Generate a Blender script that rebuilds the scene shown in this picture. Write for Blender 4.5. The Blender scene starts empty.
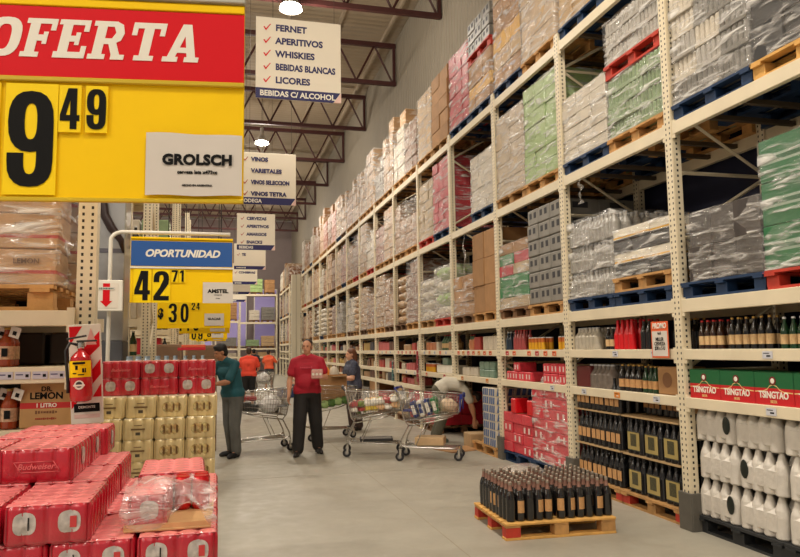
import bpy, math, random
from math import sin, cos, pi, radians, sqrt
from mathutils import Vector, Matrix, Euler
S = bpy.context.scene
COL = S.collection
# ------------------------------------------------------------------ camera
YAW, PIT, ROL = .2544, .0994, -.0141
cf = Vector((sin(YAW)*cos(PIT), cos(YAW)*cos(PIT), sin(PIT)))
cr0 = Vector((cos(YAW), -sin(YAW), 0)); cu0 = cr0.cross(cf)
cr = cr0*cos(ROL)+cu0*sin(ROL); cu = cu0*cos(ROL)-cr0*sin(ROL)
cam = bpy.data.objects.new('camera', bpy.data.cameras.new('camera')); COL.objects.link(cam)
M = Matrix((cr, cu, -cf)).transposed().to_4x4(); M.translation = (0, 0, 1.6)
cam.matrix_world = M; cam.data.sensor_width = 36; cam.data.lens = 703/800*36
cam.data.clip_start = .05; cam.data.clip_end = 200
S.camera = cam
# ------------------------------------------------------------------ world, exposure
W = bpy.data.worlds.new('world'); S.world = W; W.use_nodes = True
W.node_tree.nodes['Background'].inputs[0].default_value = (1, .9, .78, 1)
W.node_tree.nodes['Background'].inputs[1].default_value = .27
S.view_settings.view_transform = 'Standard'; S.view_settings.look = 'None'
S.view_settings.exposure = 0.38; S.view_settings.gamma = 1; S.view_settings.use_curve_mapping = False
LAMP_W = 360; LAMP_C = (1, .9, .77)
LAMPS = [(x, y) for x in (1.55, -6.5, -14) for y in (-6, -1, 4.8, 15.6, 26.5, 37.5, 46)]  # unseen row just behind the camera is added to brighten sign and packs

# ------------------------------------------------------------------ helpers
def lin(r, g, b):
    f = lambda c: (c/255/12.92) if c/255 <= .04045 else ((c/255+.055)/1.055)**2.4
    return (f(r), f(g), f(b))
MATS = {}
def mat(name, col, rough=.6, metal=0, noise=0, nscale=8, bump=0, bscale=40, coat=0, alpha=None, emit=0, spec=.5, rnd=0):
    if name in MATS: return MATS[name]
    m = bpy.data.materials.new(name); m.use_nodes = True; nt = m.node_tree; N = nt.nodes; L = nt.links
    b = N['Principled BSDF']; c = (*col, 1)
    b.inputs['Base Color'].default_value = c; b.inputs['Roughness'].default_value = rough
    b.inputs['Metallic'].default_value = metal; b.inputs['Coat Weight'].default_value = coat
    b.inputs['Specular IOR Level'].default_value = spec
    tc = N.new('ShaderNodeTexCoord')
    src = None
    if noise or rnd:
        hs = N.new('ShaderNodeHueSaturation'); hs.inputs['Color'].default_value = c
        if noise:
            n = N.new('ShaderNodeTexNoise'); n.inputs['Scale'].default_value = nscale; n.inputs['Detail'].default_value = 5
            L.new(tc.outputs['Object'], n.inputs['Vector'])
            mr = N.new('ShaderNodeMapRange'); mr.inputs[1].default_value = .25; mr.inputs[2].default_value = .75
            mr.inputs[3].default_value = 1-noise; mr.inputs[4].default_value = 1+noise
            L.new(n.outputs['Fac'], mr.inputs[0]); src = mr.outputs[0]
        if rnd:
            oi = N.new('ShaderNodeObjectInfo'); m2 = N.new('ShaderNodeMapRange')
            m2.inputs[3].default_value = 1-rnd; m2.inputs[4].default_value = 1+rnd
            L.new(oi.outputs['Random'], m2.inputs[0])
            if src:
                mu = N.new('ShaderNodeMath'); mu.operation = 'MULTIPLY'; L.new(src, mu.inputs[0]); L.new(m2.outputs[0], mu.inputs[1]); src = mu.outputs[0]
            else: src = m2.outputs[0]
        L.new(src, hs.inputs['Value']); L.new(hs.outputs[0], b.inputs['Base Color'])
    if bump:
        n = N.new('ShaderNodeTexNoise'); n.inputs['Scale'].default_value = bscale; n.inputs['Detail'].default_value = 4
        L.new(tc.outputs['Object'], n.inputs['Vector'])
        bp = N.new('ShaderNodeBump'); bp.inputs['Strength'].default_value = bump; bp.inputs['Distance'].default_value = .02
        L.new(n.outputs['Fac'], bp.inputs['Height']); L.new(bp.outputs[0], b.inputs['Normal'])
    if emit:
        b.inputs['Emission Color'].default_value = c; b.inputs['Emission Strength'].default_value = emit
    if alpha is not None: b.inputs['Alpha'].default_value = alpha
    MATS[name] = m; return m

def film(name, col=(.9, .88, .84), lo=.08, hi=.55, scale=5, rough=.12, bump=.6):
    """clear stretch film: milky folds and painted white glare streaks over transparency"""
    if name in MATS: return MATS[name]
    m = bpy.data.materials.new(name); m.use_nodes = True; nt = m.node_tree; N = nt.nodes; L = nt.links
    b = N['Principled BSDF']; b.inputs['Base Color'].default_value = (*col, 1); b.inputs['Roughness'].default_value = max(.2, rough)
    tc = N.new('ShaderNodeTexCoord')
    def noise_(rot, sc, scale, det, dist):
        mp = N.new('ShaderNodeMapping'); mp.inputs['Scale'].default_value = sc; mp.inputs['Rotation'].default_value = rot
        L.new(tc.outputs['Object'], mp.inputs[0]); n = N.new('ShaderNodeTexNoise'); n.inputs['Scale'].default_value = scale; n.inputs['Detail'].default_value = det; n.inputs['Distortion'].default_value = dist
        L.new(mp.outputs[0], n.inputs['Vector']); return n.outputs['Fac']
    n1 = noise_((.35, .3, .4), (.8, .8, 5), scale, 4, .5); n2 = noise_((-.6, -.5, .9), (.7, .7, 4), scale*1.1, 4, .6)
    mx = N.new('ShaderNodeMath'); mx.operation = 'MAXIMUM'; L.new(n1, mx.inputs[0]); L.new(n2, mx.inputs[1])
    mr = N.new('ShaderNodeMapRange'); mr.inputs[1].default_value = .54; mr.inputs[2].default_value = .72; mr.inputs[3].default_value = lo; mr.inputs[4].default_value = hi  # opaque streaks: milky folds, with white glare painted in
    L.new(mx.outputs[0], mr.inputs[0])
    bp = N.new('ShaderNodeBump'); bp.inputs['Strength'].default_value = bump; bp.inputs['Distance'].default_value = .06
    L.new(mx.outputs[0], bp.inputs['Height']); L.new(bp.outputs[0], b.inputs['Normal'])
    gl = N.new('ShaderNodeBsdfGlossy'); gl.inputs['Roughness'].default_value = rough; gl.inputs['Color'].default_value = (1, 1, 1, 1); L.new(bp.outputs[0], gl.inputs['Normal'])
    tr = N.new('ShaderNodeBsdfTransparent'); s1 = N.new('ShaderNodeMixShader'); s1.inputs[0].default_value = .08
    L.new(tr.outputs[0], s1.inputs[1]); L.new(gl.outputs[0], s1.inputs[2])
    s2 = N.new('ShaderNodeMixShader'); L.new(mr.outputs[0], s2.inputs[0]); L.new(s1.outputs[0], s2.inputs[1]); L.new(b.outputs[0], s2.inputs[2])
    L.new(s2.outputs[0], N['Material Output'].inputs['Surface'])
    MATS[name] = m; return m

def holes(name, col, axis_u, us, hw=.009, pitch=.05, hh=.011):
    """painted steel with punched dark holes in columns at us along an object axis"""
    m = mat(name, col, .45, 0, .05, 6, 0); nt = m.node_tree; N = nt.nodes; L = nt.links; b = N['Principled BSDF']
    tc = [n for n in N if n.type == 'TEX_COORD'][0]
    sx = N.new('ShaderNodeSeparateXYZ'); L.new(tc.outputs['Object'], sx.inputs[0])
    def mth(op, a, bb=None):
        x = N.new('ShaderNodeMath'); x.operation = op
        for i, v in enumerate((a, bb)):
            if v is None: continue
            if isinstance(v, (int, float)): x.inputs[i].default_value = v
            else: L.new(v, x.inputs[i])
        return x.outputs[0]
    zf = mth('ABSOLUTE', mth('SUBTRACT', mth('FRACT', mth('DIVIDE', sx.outputs['Z'], pitch)), .5))
    zin = mth('LESS_THAN', zf, hh/pitch)
    tot = None
    for u in us:
        d = mth('LESS_THAN', mth('ABSOLUTE', mth('SUBTRACT', sx.outputs[axis_u], u)), hw)
        tot = d if tot is None else mth('MAXIMUM', tot, d)
    fac = mth('MULTIPLY', zin, tot)
    mx = N.new('ShaderNodeMix'); mx.data_type = 'RGBA'
    src = b.inputs['Base Color'].links[0].from_socket
    L.new(fac, mx.inputs['Factor']); L.new(src, mx.inputs['A']); mx.inputs['B'].default_value = (.02, .016, .012, 1)
    L.new(mx.outputs['Result'], b.inputs['Base Color'])
    return m

def banded(name, base, bands, rough=.6, noise=.08, axis='Z', coat=0, rnd=0, bump=0):
    """printed bands: list of (lo, hi, colour) in generated coordinates"""
    if name in MATS: return MATS[name]
    m = mat(name, base, rough, 0, noise, 6, bump, 20, coat, rnd=rnd); nt = m.node_tree; N = nt.nodes; L = nt.links; b = N['Principled BSDF']
    tc = [n for n in N if n.type == 'TEX_COORD'][0]
    sx = N.new('ShaderNodeSeparateXYZ'); L.new(tc.outputs['Generated'], sx.inputs[0])
    src = b.inputs['Base Color'].links[0].from_socket if b.inputs['Base Color'].links else None
    for lo, hi, c in bands:
        a = N.new('ShaderNodeMath'); a.operation = 'GREATER_THAN'; L.new(sx.outputs[axis], a.inputs[0]); a.inputs[1].default_value = lo
        d = N.new('ShaderNodeMath'); d.operation = 'LESS_THAN'; L.new(sx.outputs[axis], d.inputs[0]); d.inputs[1].default_value = hi
        e = N.new('ShaderNodeMath'); e.operation = 'MULTIPLY'; L.new(a.outputs[0], e.inputs[0]); L.new(d.outputs[0], e.inputs[1])
        mx = N.new('ShaderNodeMix'); mx.data_type = 'RGBA'; L.new(e.outputs[0], mx.inputs['Factor'])
        if src: L.new(src, mx.inputs['A'])
        else: mx.inputs['A'].default_value = (*base, 1)
        mx.inputs['B'].default_value = (*c, 1); src = mx.outputs['Result']
    L.new(src, b.inputs['Base Color'])
    return m

class MB:
    def __init__(s): s.v = []; s.f = []; s.m = []; s.mats = []; s.sm = []
    def mi(s, m):
        if m not in s.mats: s.mats.append(m)
        return s.mats.index(m)
    def add(s, vs, fs, m, smooth=False, X=None):
        o = len(s.v); k = s.mi(m)
        s.v += [tuple(X @ Vector(v)) if X else tuple(v) for v in vs]
        for f in fs: s.f.append(tuple(o+i for i in f)); s.m.append(k); s.sm.append(smooth)
    def box(s, c, d, m, ch=0, X=None):
        x, y, z = (k/2 for k in d)
        if not ch:
            vs = [(c[0]+i*x, c[1]+j*y, c[2]+k*z) for i in (-1, 1) for j in (-1, 1) for k in (-1, 1)]
            s.add(vs, [(0, 1, 3, 2), (4, 6, 7, 5), (0, 4, 5, 1), (2, 3, 7, 6), (0, 2, 6, 4), (1, 5, 7, 3)], m, X=X); return
        rings = []
        def ring(zz, ins):
            a, b = x-ins, y-ins; t = ch if ins == 0 else ch*.6
            return [(a-t, -b, zz), (a, -b+t, zz), (a, b-t, zz), (a-t, b, zz), (-a+t, b, zz), (-a, b-t, zz), (-a, -b+t, zz), (-a+t, -b, zz)]
        R = [ring(-z, ch), ring(-z+ch, 0), ring(z-ch, 0), ring(z, ch)]
        vs = [(c[0]+p[0], c[1]+p[1], c[2]+p[2]) for r in R for p in r]; fs = []
        for k in range(3):
            for i in range(8): fs.append((k*8+i, k*8+(i+1) % 8, k*8+8+(i+1) % 8, k*8+8+i))
        fs.append(tuple(range(7, -1, -1))); fs.append(tuple(range(24, 32)))
        s.add(vs, fs, m, X=X)
    def lathe(s, prof, m, n=14, c=(0, 0, 0), X=None, smooth=True):
        """prof: (r, z) or (r, z, material)"""
        for q in range(len(prof)-1):
            a, b = prof[q], prof[q+1]; mm = a[2] if len(a) > 2 else m
            vs = []; 
            for r, z in ((a[0], a[1]), (b[0], b[1])):
                for i in range(n):
                    t = 2*pi*i/n; vs.append((c[0]+r*cos(t), c[1]+r*sin(t), c[2]+z))
            fs = [(i, (i+1) % n, n+(i+1) % n, n+i) for i in range(n)]
            s.add(vs, fs, mm, smooth, X)
        for a, fl in ((prof[0], 1), (prof[-1], 0)):
            if a[0] > 1e-4:
                vs = [(c[0]+a[0]*cos(2*pi*i/n), c[1]+a[0]*sin(2*pi*i/n), c[2]+a[1]) for i in range(n)]
                mm = (a[2] if len(a) > 2 else (prof[-2][2] if len(prof[-2]) > 2 and not fl else m))
                s.add(vs, [tuple(range(n-1, -1, -1)) if fl else tuple(range(n))], mm, False, X)
    def tube(s, pts, r, m, n=6, closed=False, smooth=True):
        P = [Vector(p) for p in pts]; k = len(P); vs = []; up = None
        rr = r if isinstance(r, (list, tuple)) else [r]*k
        for i in range(k):
            if closed: t = P[(i+1) % k]-P[i-1]
            else: t = P[min(i+1, k-1)]-P[max(i-1, 0)]
            t.normalize()
            if up is None:
                up = Vector((0, 0, 1)) if abs(t.z) < .9 else Vector((1, 0, 0))
            a = t.cross(up); 
            if a.length < 1e-5: a = t.orthogonal()
            a.normalize(); b = a.cross(t).normalized(); up = b
            for j in range(n):
                q = 2*pi*j/n; vs.append(P[i]+a*rr[i]*cos(q)+b*rr[i]*sin(q))
        fs = []
        for i in range(k if closed else k-1):
            for j in range(n):
                i2 = (i+1) % k; fs.append((i*n+j, i*n+(j+1) % n, i2*n+(j+1) % n, i2*n+j))
        if not closed: fs += [tuple(range(n-1, -1, -1)), tuple((k-1)*n+j for j in range(n))]
        s.add(vs, fs, m, smooth)
    def ell(s, c, r, m, n=12, X=None):
        k = n//2; vs = []
        for i in range(k+1):
            t = pi*i/k
            for j in range(n):
                p = 2*pi*j/n; vs.append((c[0]+r[0]*sin(t)*cos(p), c[1]+r[1]*sin(t)*sin(p), c[2]-r[2]*cos(t)))
        fs = [(i*n+j, i*n+(j+1) % n, (i+1)*n+(j+1) % n, (i+1)*n+j) for i in range(k) for j in range(n)]
        s.add(vs, fs, m, True, X)
    def prism(s, poly, t, m, X=None):
        """poly in xz plane, thickness t along +y"""
        n = len(poly)
        vs = [(p[0], 0, p[1]) for p in poly]+[(p[0], t, p[1]) for p in poly]
        fs = [tuple(range(n)), tuple(range(2*n-1, n-1, -1))]+[(i, n+i, n+(i+1) % n, (i+1) % n) for i in range(n)]
        s.add(vs, fs, m, X=X)
    def mesh(s, name):
        me = bpy.data.meshes.new(name); me.from_pydata(s.v, [], s.f)
        for m in s.mats: me.materials.append(m)
        me.polygons.foreach_set('material_index', s.m); me.polygons.foreach_set('use_smooth', s.sm); me.update()
        return me
def link(name, me, parent=None, loc=(0, 0, 0), rz=0, rot=None):
    o = bpy.data.objects.new(name, me); COL.objects.link(o); o.location = loc
    o.rotation_euler = rot if rot else (0, 0, rz)
    if parent: o.parent = parent
    return o
def tag(o, label, cat, group=None, kind=None):
    if label: o['label'] = label
    if cat: o['category'] = cat
    if group: o['group'] = group
    if kind: o['kind'] = kind
    return o
def empty(name, loc, rz=0): return link(name, None, None, loc, rz)
def struct(name, mb, loc=(0, 0, 0)):
    o = link(name, mb.mesh(name), None, loc); o['kind'] = 'structure'; return o
def dup(root, loc=None, rz=None, label=None, group=None, parent=None):
    r = root.copy(); COL.objects.link(r)
    if parent: r.parent = parent
    if loc is not None: r.location = loc
    if rz is not None: r.rotation_euler = (0, 0, rz)
    if label: r['label'] = label
    if group: r['group'] = group
    for ch in list(root.children):
        c = ch.copy(); COL.objects.link(c); c.parent = r
        for g in list(ch.children):
            d = g.copy(); COL.objects.link(d); d.parent = c
    return r
R = random.Random(7)

# colours
STEEL = lin(226, 213, 184)
mrack = mat('rack_cream_paint', STEEL, .42, 0, .06, 4)
mpost = holes('upright_paint', STEEL, 'Y', (-.026, .026), .0075, .05, .01)
mpost_s = holes('upright_side_paint', STEEL, 'X', (.045, 1.06))
mpostX = holes('upright_paint_x', STEEL, 'X', (-.024, .024), .0065, .038, .0085)
mguard = mat('guard_grey', lin(92, 88, 80), .6, 0, .15, 10)
mwood = mat('pallet_wood', lin(186, 140, 84), .75, 0, .28, 9, .2, 40, rnd=.2)
mwoodd = mat('pallet_wood_dark', lin(120, 86, 56), .8, 0, .28, 9, .2, 40, rnd=.2)
mwoodn = mat('pallet_wood_new', lin(214, 164, 88), .7, 0, .2, 9, .2, 40)
mblue = mat('pallet_blue', lin(20, 50, 86), .65, 0, .25, 8)
mredp = mat('pallet_red', lin(190, 58, 40), .65, 0, .2, 8)
mblackp = mat('pallet_black', lin(38, 40, 42), .6, 0, .2, 8)
mcar = mat('kraft_carton', lin(164, 122, 78), .75, 0, .12, 7, rnd=.12)
mcar2 = mat('pale_carton', lin(186, 156, 116), .7, 0, .12, 7, rnd=.1)
mwhite = mat('white_paint', lin(236, 230, 216), .5)
mblack = mat('black_plastic', (.012, .012, .013), .45)
mrubber = mat('rubber', (.02, .02, .022), .8)
mchrome = mat('cart_chrome', (.62, .6, .56), .25, 1, .1, 20)
mdarkm = mat('dark_steel', (.06, .055, .05), .5, .6)
mtruss = mat('truss_oxide_red', lin(70, 30, 27), .6, 0, .15, 3)
mink = mat('black_ink', (.008, .008, .008), .7, spec=.15)
mnavy = mat('navy_ink', lin(38, 36, 92), .6)
mred = mat('sign_red', lin(216, 16, 30), .5, spec=.2)
myel = mat('sign_yellow', lin(252, 206, 4), .5, 0, .03, 3, spec=.2)
myel2 = mat('price_card_yellow', lin(254, 216, 8), .5, spec=.25)
mpaper = mat('white_paper', lin(214, 206, 196), .7, 0, .05, 3)
mboard = mat('board_white', lin(236, 226, 206), .55)
mwrap = film('stretch_film', (.94, .92, .88), .03, .72, 3.4, .16, 1.0)
mwrapm = film('stretch_film_milky', (.9, .86, .8), .22, .75, 3.2, .2, .9)
mwrapg = film('stretch_film_grey', (.8, .77, .73), .06, .7, 3.6, .1, 1.0)

# ------------------------------------------------------------------ lettering
def text(body, size, m, parent, loc, rot=(pi/2, 0, 0), bold=0., shear=0., xs=1., align='CENTER', name='lettering', ext=.0015, sp=1.):
    if body.startswith('-'):      # print too small to read: plain dashes of ink
        b = MB(); n = len(body); r = random.Random(n)
        for i in range(n):
            w = size*.55; b.box(((i-(n-1)/2)*w, 0, 0), (w*r.uniform(.6, .9), size*(.3+.4*r.random()), .002), m)
        return link('fine_print', b.mesh('fine_print'), parent, loc, rot=rot)
    cu_ = bpy.data.curves.new('t', 'FONT'); cu_.body = body; cu_.size = size; cu_.extrude = ext; cu_.offset = bold*size
    cu_.shear = shear; cu_.align_x = align; cu_.align_y = 'CENTER'; cu_.resolution_u = 3; cu_.space_character = sp; cu_.space_line = .9
    t = bpy.data.objects.new('t', cu_); COL.objects.link(t)
    dg = bpy.context.evaluated_depsgraph_get(); me = bpy.data.meshes.new_from_object(t.evaluated_get(dg))
    bpy.data.objects.remove(t); me.materials.clear(); me.materials.append(m)
    o = link(name, me, parent, loc, rot=rot); o.scale = (xs, 1, 1)
    return o
SLAB = {  # heavy slab capitals drawn on a 1-high cell: list of polygons, even-odd free (holes built from strokes)
 'O': (.95, [[(.3, 0), (.65, 0), (.92, .22), (.92, .78), (.65, 1), (.3, 1), (.03, .78), (.03, .22)], ]),
}
def slab(word, h, m, parent, loc, shear=.18, sx=1., name='lettering'):
    """slab-serif capitals from stroked bars; local x right, z up"""
    w = .25; s = .13
    def bar(x0, z0, x1, z1): return [(x0, z0), (x1, z0), (x1, z1), (x0, z1)]
    G = {
     'F': (.82, [bar(.1, 0, .36, 1), bar(0, 0, .48, s), bar(0, 1-s, .8, 1), bar(.66, .7, .8, 1), bar(.3, .42, .62, .58), bar(.5, .34, .62, .66)]),
     'E': (.88, [bar(.1, 0, .36, 1), bar(0, 0, .84, s+.03), bar(0, 1-s, .82, 1), bar(.68, .7, .82, 1), bar(.7, 0, .84, .32), bar(.3, .43, .62, .58), bar(.5, .34, .62, .67)]),
     'T': (.94, [bar(.33, 0, .6, 1), bar(.2, 0, .73, s), bar(.02, 1-s-.02, .92, 1), bar(.02, .66, .16, 1), bar(.78, .66, .92, 1)]),
     'R': (1., [bar(.1, 0, .36, 1), bar(0, 0, .46, s), bar(0, 1-s, .5, 1), bar(.3, .4, .6, .55), bar(.3, .86, .62, 1), [(.6, .4), (.8, .5), (.86, .7), (.78, .92), (.6, 1), (.55, .86), (.63, .7), (.55, .55)], [(.46, .46), (.68, .46), (.86, .1), (.63, .1)], bar(.62, 0, .98, s)]),
     'A': (1.02, [[(.1, .06), (.32, .06), (.6, 1), (.38, 1)], [(.42, 1), (.62, 1), (.92, .06), (.68, .06)], bar(.28, .24, .74, .38), bar(0, 0, .42, s), bar(.6, 0, 1., s)]),
    }
    th = [2*pi*i/24 for i in range(24)]
    x = 0; mb = MB()
    for c in word:
        if c == 'O':
            n = 24
            def se(t, rx, rz):
                a, b = cos(t), sin(t); return (math.copysign(abs(a)**.75, a)*rx+.47, math.copysign(abs(b)**.75, b)*rz+.5)
            out = [se(t, .45, .51) for t in th]; inn = [se(t, .18, .33) for t in th]
            for i in range(n):
                j = (i+1) % n; poly = [out[i], out[j], inn[j], inn[i]]
                mb.prism([(((p[0]+x)*sx+p[1]*shear)*h, p[1]*h) for p in reversed(poly)], .002, m)
            x += .99
        else:
            wd, ps = G[c]
            for k, poly in enumerate(ps):
                mb.prism([(((p[0]+x)*sx+p[1]*shear)*h, p[1]*h) for p in poly], .002+k*.0001, m, X=Matrix.Translation((0, -k*.0001, 0)))
            x += wd+.04
    return link(name, mb.mesh('slab'), parent, loc)
def check(parent, loc, s, m):
    mb = MB(); mb.prism([(p[0]*s, p[1]*s) for p in [(0, .45), (.12, .55), (.35, .25), (.9, .95), (1, .9), (.38, 0), (.3, 0)]], .003, m)
    return link('check_mark', mb.mesh('check_mark'), parent, loc)

# ------------------------------------------------------------------ the room
def room():
    f = mat('polished_concrete', lin(162, 157, 143), .32, 0, .1, 1.3)
    nt = f.node_tree; N = nt.nodes; L = nt.links; b = N['Principled BSDF']
    tc = [n for n in N if n.type == 'TEX_COORD'][0]
    n2 = N.new('ShaderNodeTexNoise'); n2.inputs['Scale'].default_value = 6; n2.inputs['Detail'].default_value = 8; L.new(tc.outputs['Object'], n2.inputs['Vector'])
    mr = N.new('ShaderNodeMapRange'); mr.inputs[1].default_value = .3; mr.inputs[2].default_value = .7; mr.inputs[3].default_value = .34; mr.inputs[4].default_value = .6
    L.new(n2.outputs['Fac'], mr.inputs[0]); L.new(mr.outputs[0], b.inputs['Roughness'])
    # dark specks and scuffs
    vo = N.new('ShaderNodeTexNoise'); vo.inputs['Scale'].default_value = 22; vo.inputs['Detail'].default_value = 3; L.new(tc.outputs['Object'], vo.inputs['Vector'])
    r2 = N.new('ShaderNodeMapRange'); r2.inputs[1].default_value = .76; r2.inputs[2].default_value = .82; L.new(vo.outputs['Fac'], r2.inputs[0])
    mx = N.new('ShaderNodeMix'); mx.data_type = 'RGBA'; src = b.inputs['Base Color'].links[0].from_socket
    L.new(r2.outputs[0], mx.inputs['Factor']); L.new(src, mx.inputs['A']); mx.inputs['B'].default_value = (.18, .15, .12, 1)
    # expansion joints
    L.new(mx.outputs['Result'], b.inputs['Base Color'])
    mb = MB(); mb.box((-7, 22, -.05), (26, 62, .1), f); struct('floor', mb)
    mb = MB(); mj = mat('joint_dark', lin(150, 140, 120), .6)
    for y in (9.2, 14.2, 19.2, 26, 33): mb.box((1.5, y, .0006), (5, .008, .001), mj)
    mb.box((1.9, 22, .0006), (.008, 50, .001), mj)
    struct('trim_1', mb)
    wl = mat('wall_panel_beige', lin(140, 131, 115), .7, 0, .05, 2)
    nt = wl.node_tree; N = nt.nodes; L = nt.links
    tc = [n for n in N if n.type == 'TEX_COORD'][0]
    w = N.new('ShaderNodeTexWave'); w.bands_direction = 'Y'; w.inputs['Scale'].default_value = 1.6; L.new(tc.outputs['Object'], w.inputs['Vector'])
    bp = N.new('ShaderNodeBump'); bp.inputs['Strength'].default_value = .5; bp.inputs['Distance'].default_value = .05
    L.new(w.outputs['Fac'], bp.inputs['Height']); L.new(bp.outputs[0], N['Principled BSDF'].inputs['Normal'])
    mb = MB(); mb.box((5.4, 22, 5.6), (.2, 62, 11.2), wl); struct('wall_right', mb)
    wb = mat('wall_back_lilac', lin(142, 128, 126), .7, 0, .05, 2)
    mb = MB(); mb.box((-7, 52.6, 5.6), (26, .2, 11.2), wb); struct('wall_back', mb)
    ce = mat('ceiling_sheet', lin(168, 152, 130), .7, 0, .06, .6)
    nt = ce.node_tree; N = nt.nodes; L = nt.links; tc = [n for n in N if n.type == 'TEX_COORD'][0]
    w = N.new('ShaderNodeTexWave'); w.bands_direction = 'Y'; w.inputs['Scale'].default_value = 1.2; L.new(tc.outputs['Object'], w.inputs['Vector'])
    bp = N.new('ShaderNodeBump'); bp.inputs['Strength'].default_value = .4; bp.inputs['Distance'].default_value = .04
    L.new(w.outputs['Fac'], bp.inputs['Height']); L.new(bp.outputs[0], N['Principled BSDF'].inputs['Normal'])
    mb = MB(); mb.box((-7, 22, 11.35), (26, 62, .1), ce); struct('ceiling', mb)
    # purlins run down the hall
    for i, x in enumerate((4.9, 3.4, 1.9, .4, -1.1, -2.6, -4.1, -6, -8, -10, -12)):
        mb = MB(); mb.box((x, 22, 11.22), (.07, 62, .14), ce); struct('trim_%d' % (i+2), mb)
    # lilac-lit translucent panel in the back wall
    lw = mat('translucent_panel', lin(160, 146, 196), .4, emit=.18)
    for i, x in enumerate((3.4, 1.2, -1.2)):
        fr = MB(); fr.box((x, 52.45, 4.0), (1.7, .06, 4.2), mwhite); o = struct('window_%d' % (i+1), fr)
        p = MB(); p.box((x, 52.4, 4.0), (1.55, .04, 4.05), lw); q = link('pane', p.mesh('pane'), o)
    # roof trusses
    ty = [15.9+4.6*k for k in range(8)]+[11.3]
    for k, y in enumerate(ty):
        mb = MB(); x0, x1 = -12.0, 5.28; zt, zb = 11.0, 9.78
        mb.box(((x0+x1)/2, y, zt), (x1-x0, .12, .14), mtruss); mb.box(((x0+x1)/2, y, zb), (x1-x0, .12, .12), mtruss)
        mb.box((x1-.05, y, (zt+zb)/2), (.08, .1, zt-zb), mtruss)
        n = 15; st = (x1-x0-.1)/n
        for i in range(n):
            a = x1-.1-i*st; mid = a-st/2
            mb.tube([(a, y, zb+.03), (mid, y, zt-.03)], .032, mtruss, 4, smooth=False); mb.tube([(mid, y, zt-.03), (a-st, y, zb+.03)], .032, mtruss, 4, smooth=False)
        o = struct('roof_truss', mb)
    # skylight strips between the trusses
    sk = mat('skylight_sheet', (1, .93, .8), .5, emit=1.6)
    for k in range(8):
        mb = MB(); mb.box((-5.2, 13.6+4.6*k+.2, 11.26), (11.4, .42, .03), sk)
        o = struct('skylight_strip', mb)
room()

# ------------------------------------------------------------------ high-bay lamps
def lamps():
    ms = mat('lamp_shade_metal', (.55, .53, .5), .35, .7); me_ = mat('lamp_lens', (1, .93, .78), .4, emit=22)
    first = None
    for i, (x, y) in enumerate(LAMPS):
        lab = None
        if x > 0:
            lab = {4.8: 'round high-bay lamp hung over the front of the aisle', 15.6: 'round glowing high-bay lamp hung just above the tallest white category board', 26.5: 'round glowing high-bay lamp hung beyond the tallest white category board',
                   37.5: 'small round high-bay lamp hung over the far half of the aisle', 46: 'small round high-bay lamp near the end wall', -6: 'round high-bay lamp over the shop entrance', -1: 'added high-bay lamp behind the camera, brightening the front sign and packs'}[y]
        if x < 0 or y < 10:
            pass
        if first is None:
            r = empty('high_bay_lamp', (x, y, 9.4)); first = r
            a = MB(); a.lathe([(.06, .42), (.09, .3), (.16, .22), (.27, 0), (.262, 0), (.15, .2), (.05, .3)], ms, 24); link('lamp_shade', a.mesh('shade'), r)
            a = MB(); a.ell((0, 0, .05), (.25, .25, .09), me_, 20); link('lens', a.mesh('lens'), r)
            a = MB(); a.lathe([(.05, .4), (.07, .42), (.07, .62), (.03, .66)], ms, 12); a.tube([(0, 0, .64), (0, 0, 1.91)], .012, mdarkm); link('hanger', a.mesh('hanger'), r)
        else: r = dup(first, (x, y, 9.4))
        tag(r, lab or 'round high-bay lamp over the aisles to the side', 'lamp', 'high-bay ceiling lamps')  # side lamps of the added brightening row share the side label
        for kind_, en in (('SPOT', LAMP_W), ('POINT', LAMP_W*.3)):
            ld = bpy.data.lights.new('bulb_light', kind_); ld.energy = en; ld.color = LAMP_C; ld.shadow_soft_size = .24
            if kind_ == 'SPOT': ld.spot_size = radians(152); ld.spot_blend = 1
            lo = bpy.data.objects.new('bulb_light', ld); COL.objects.link(lo); lo.parent = r; lo.location = (0, 0, -.3)
lamps()

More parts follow.
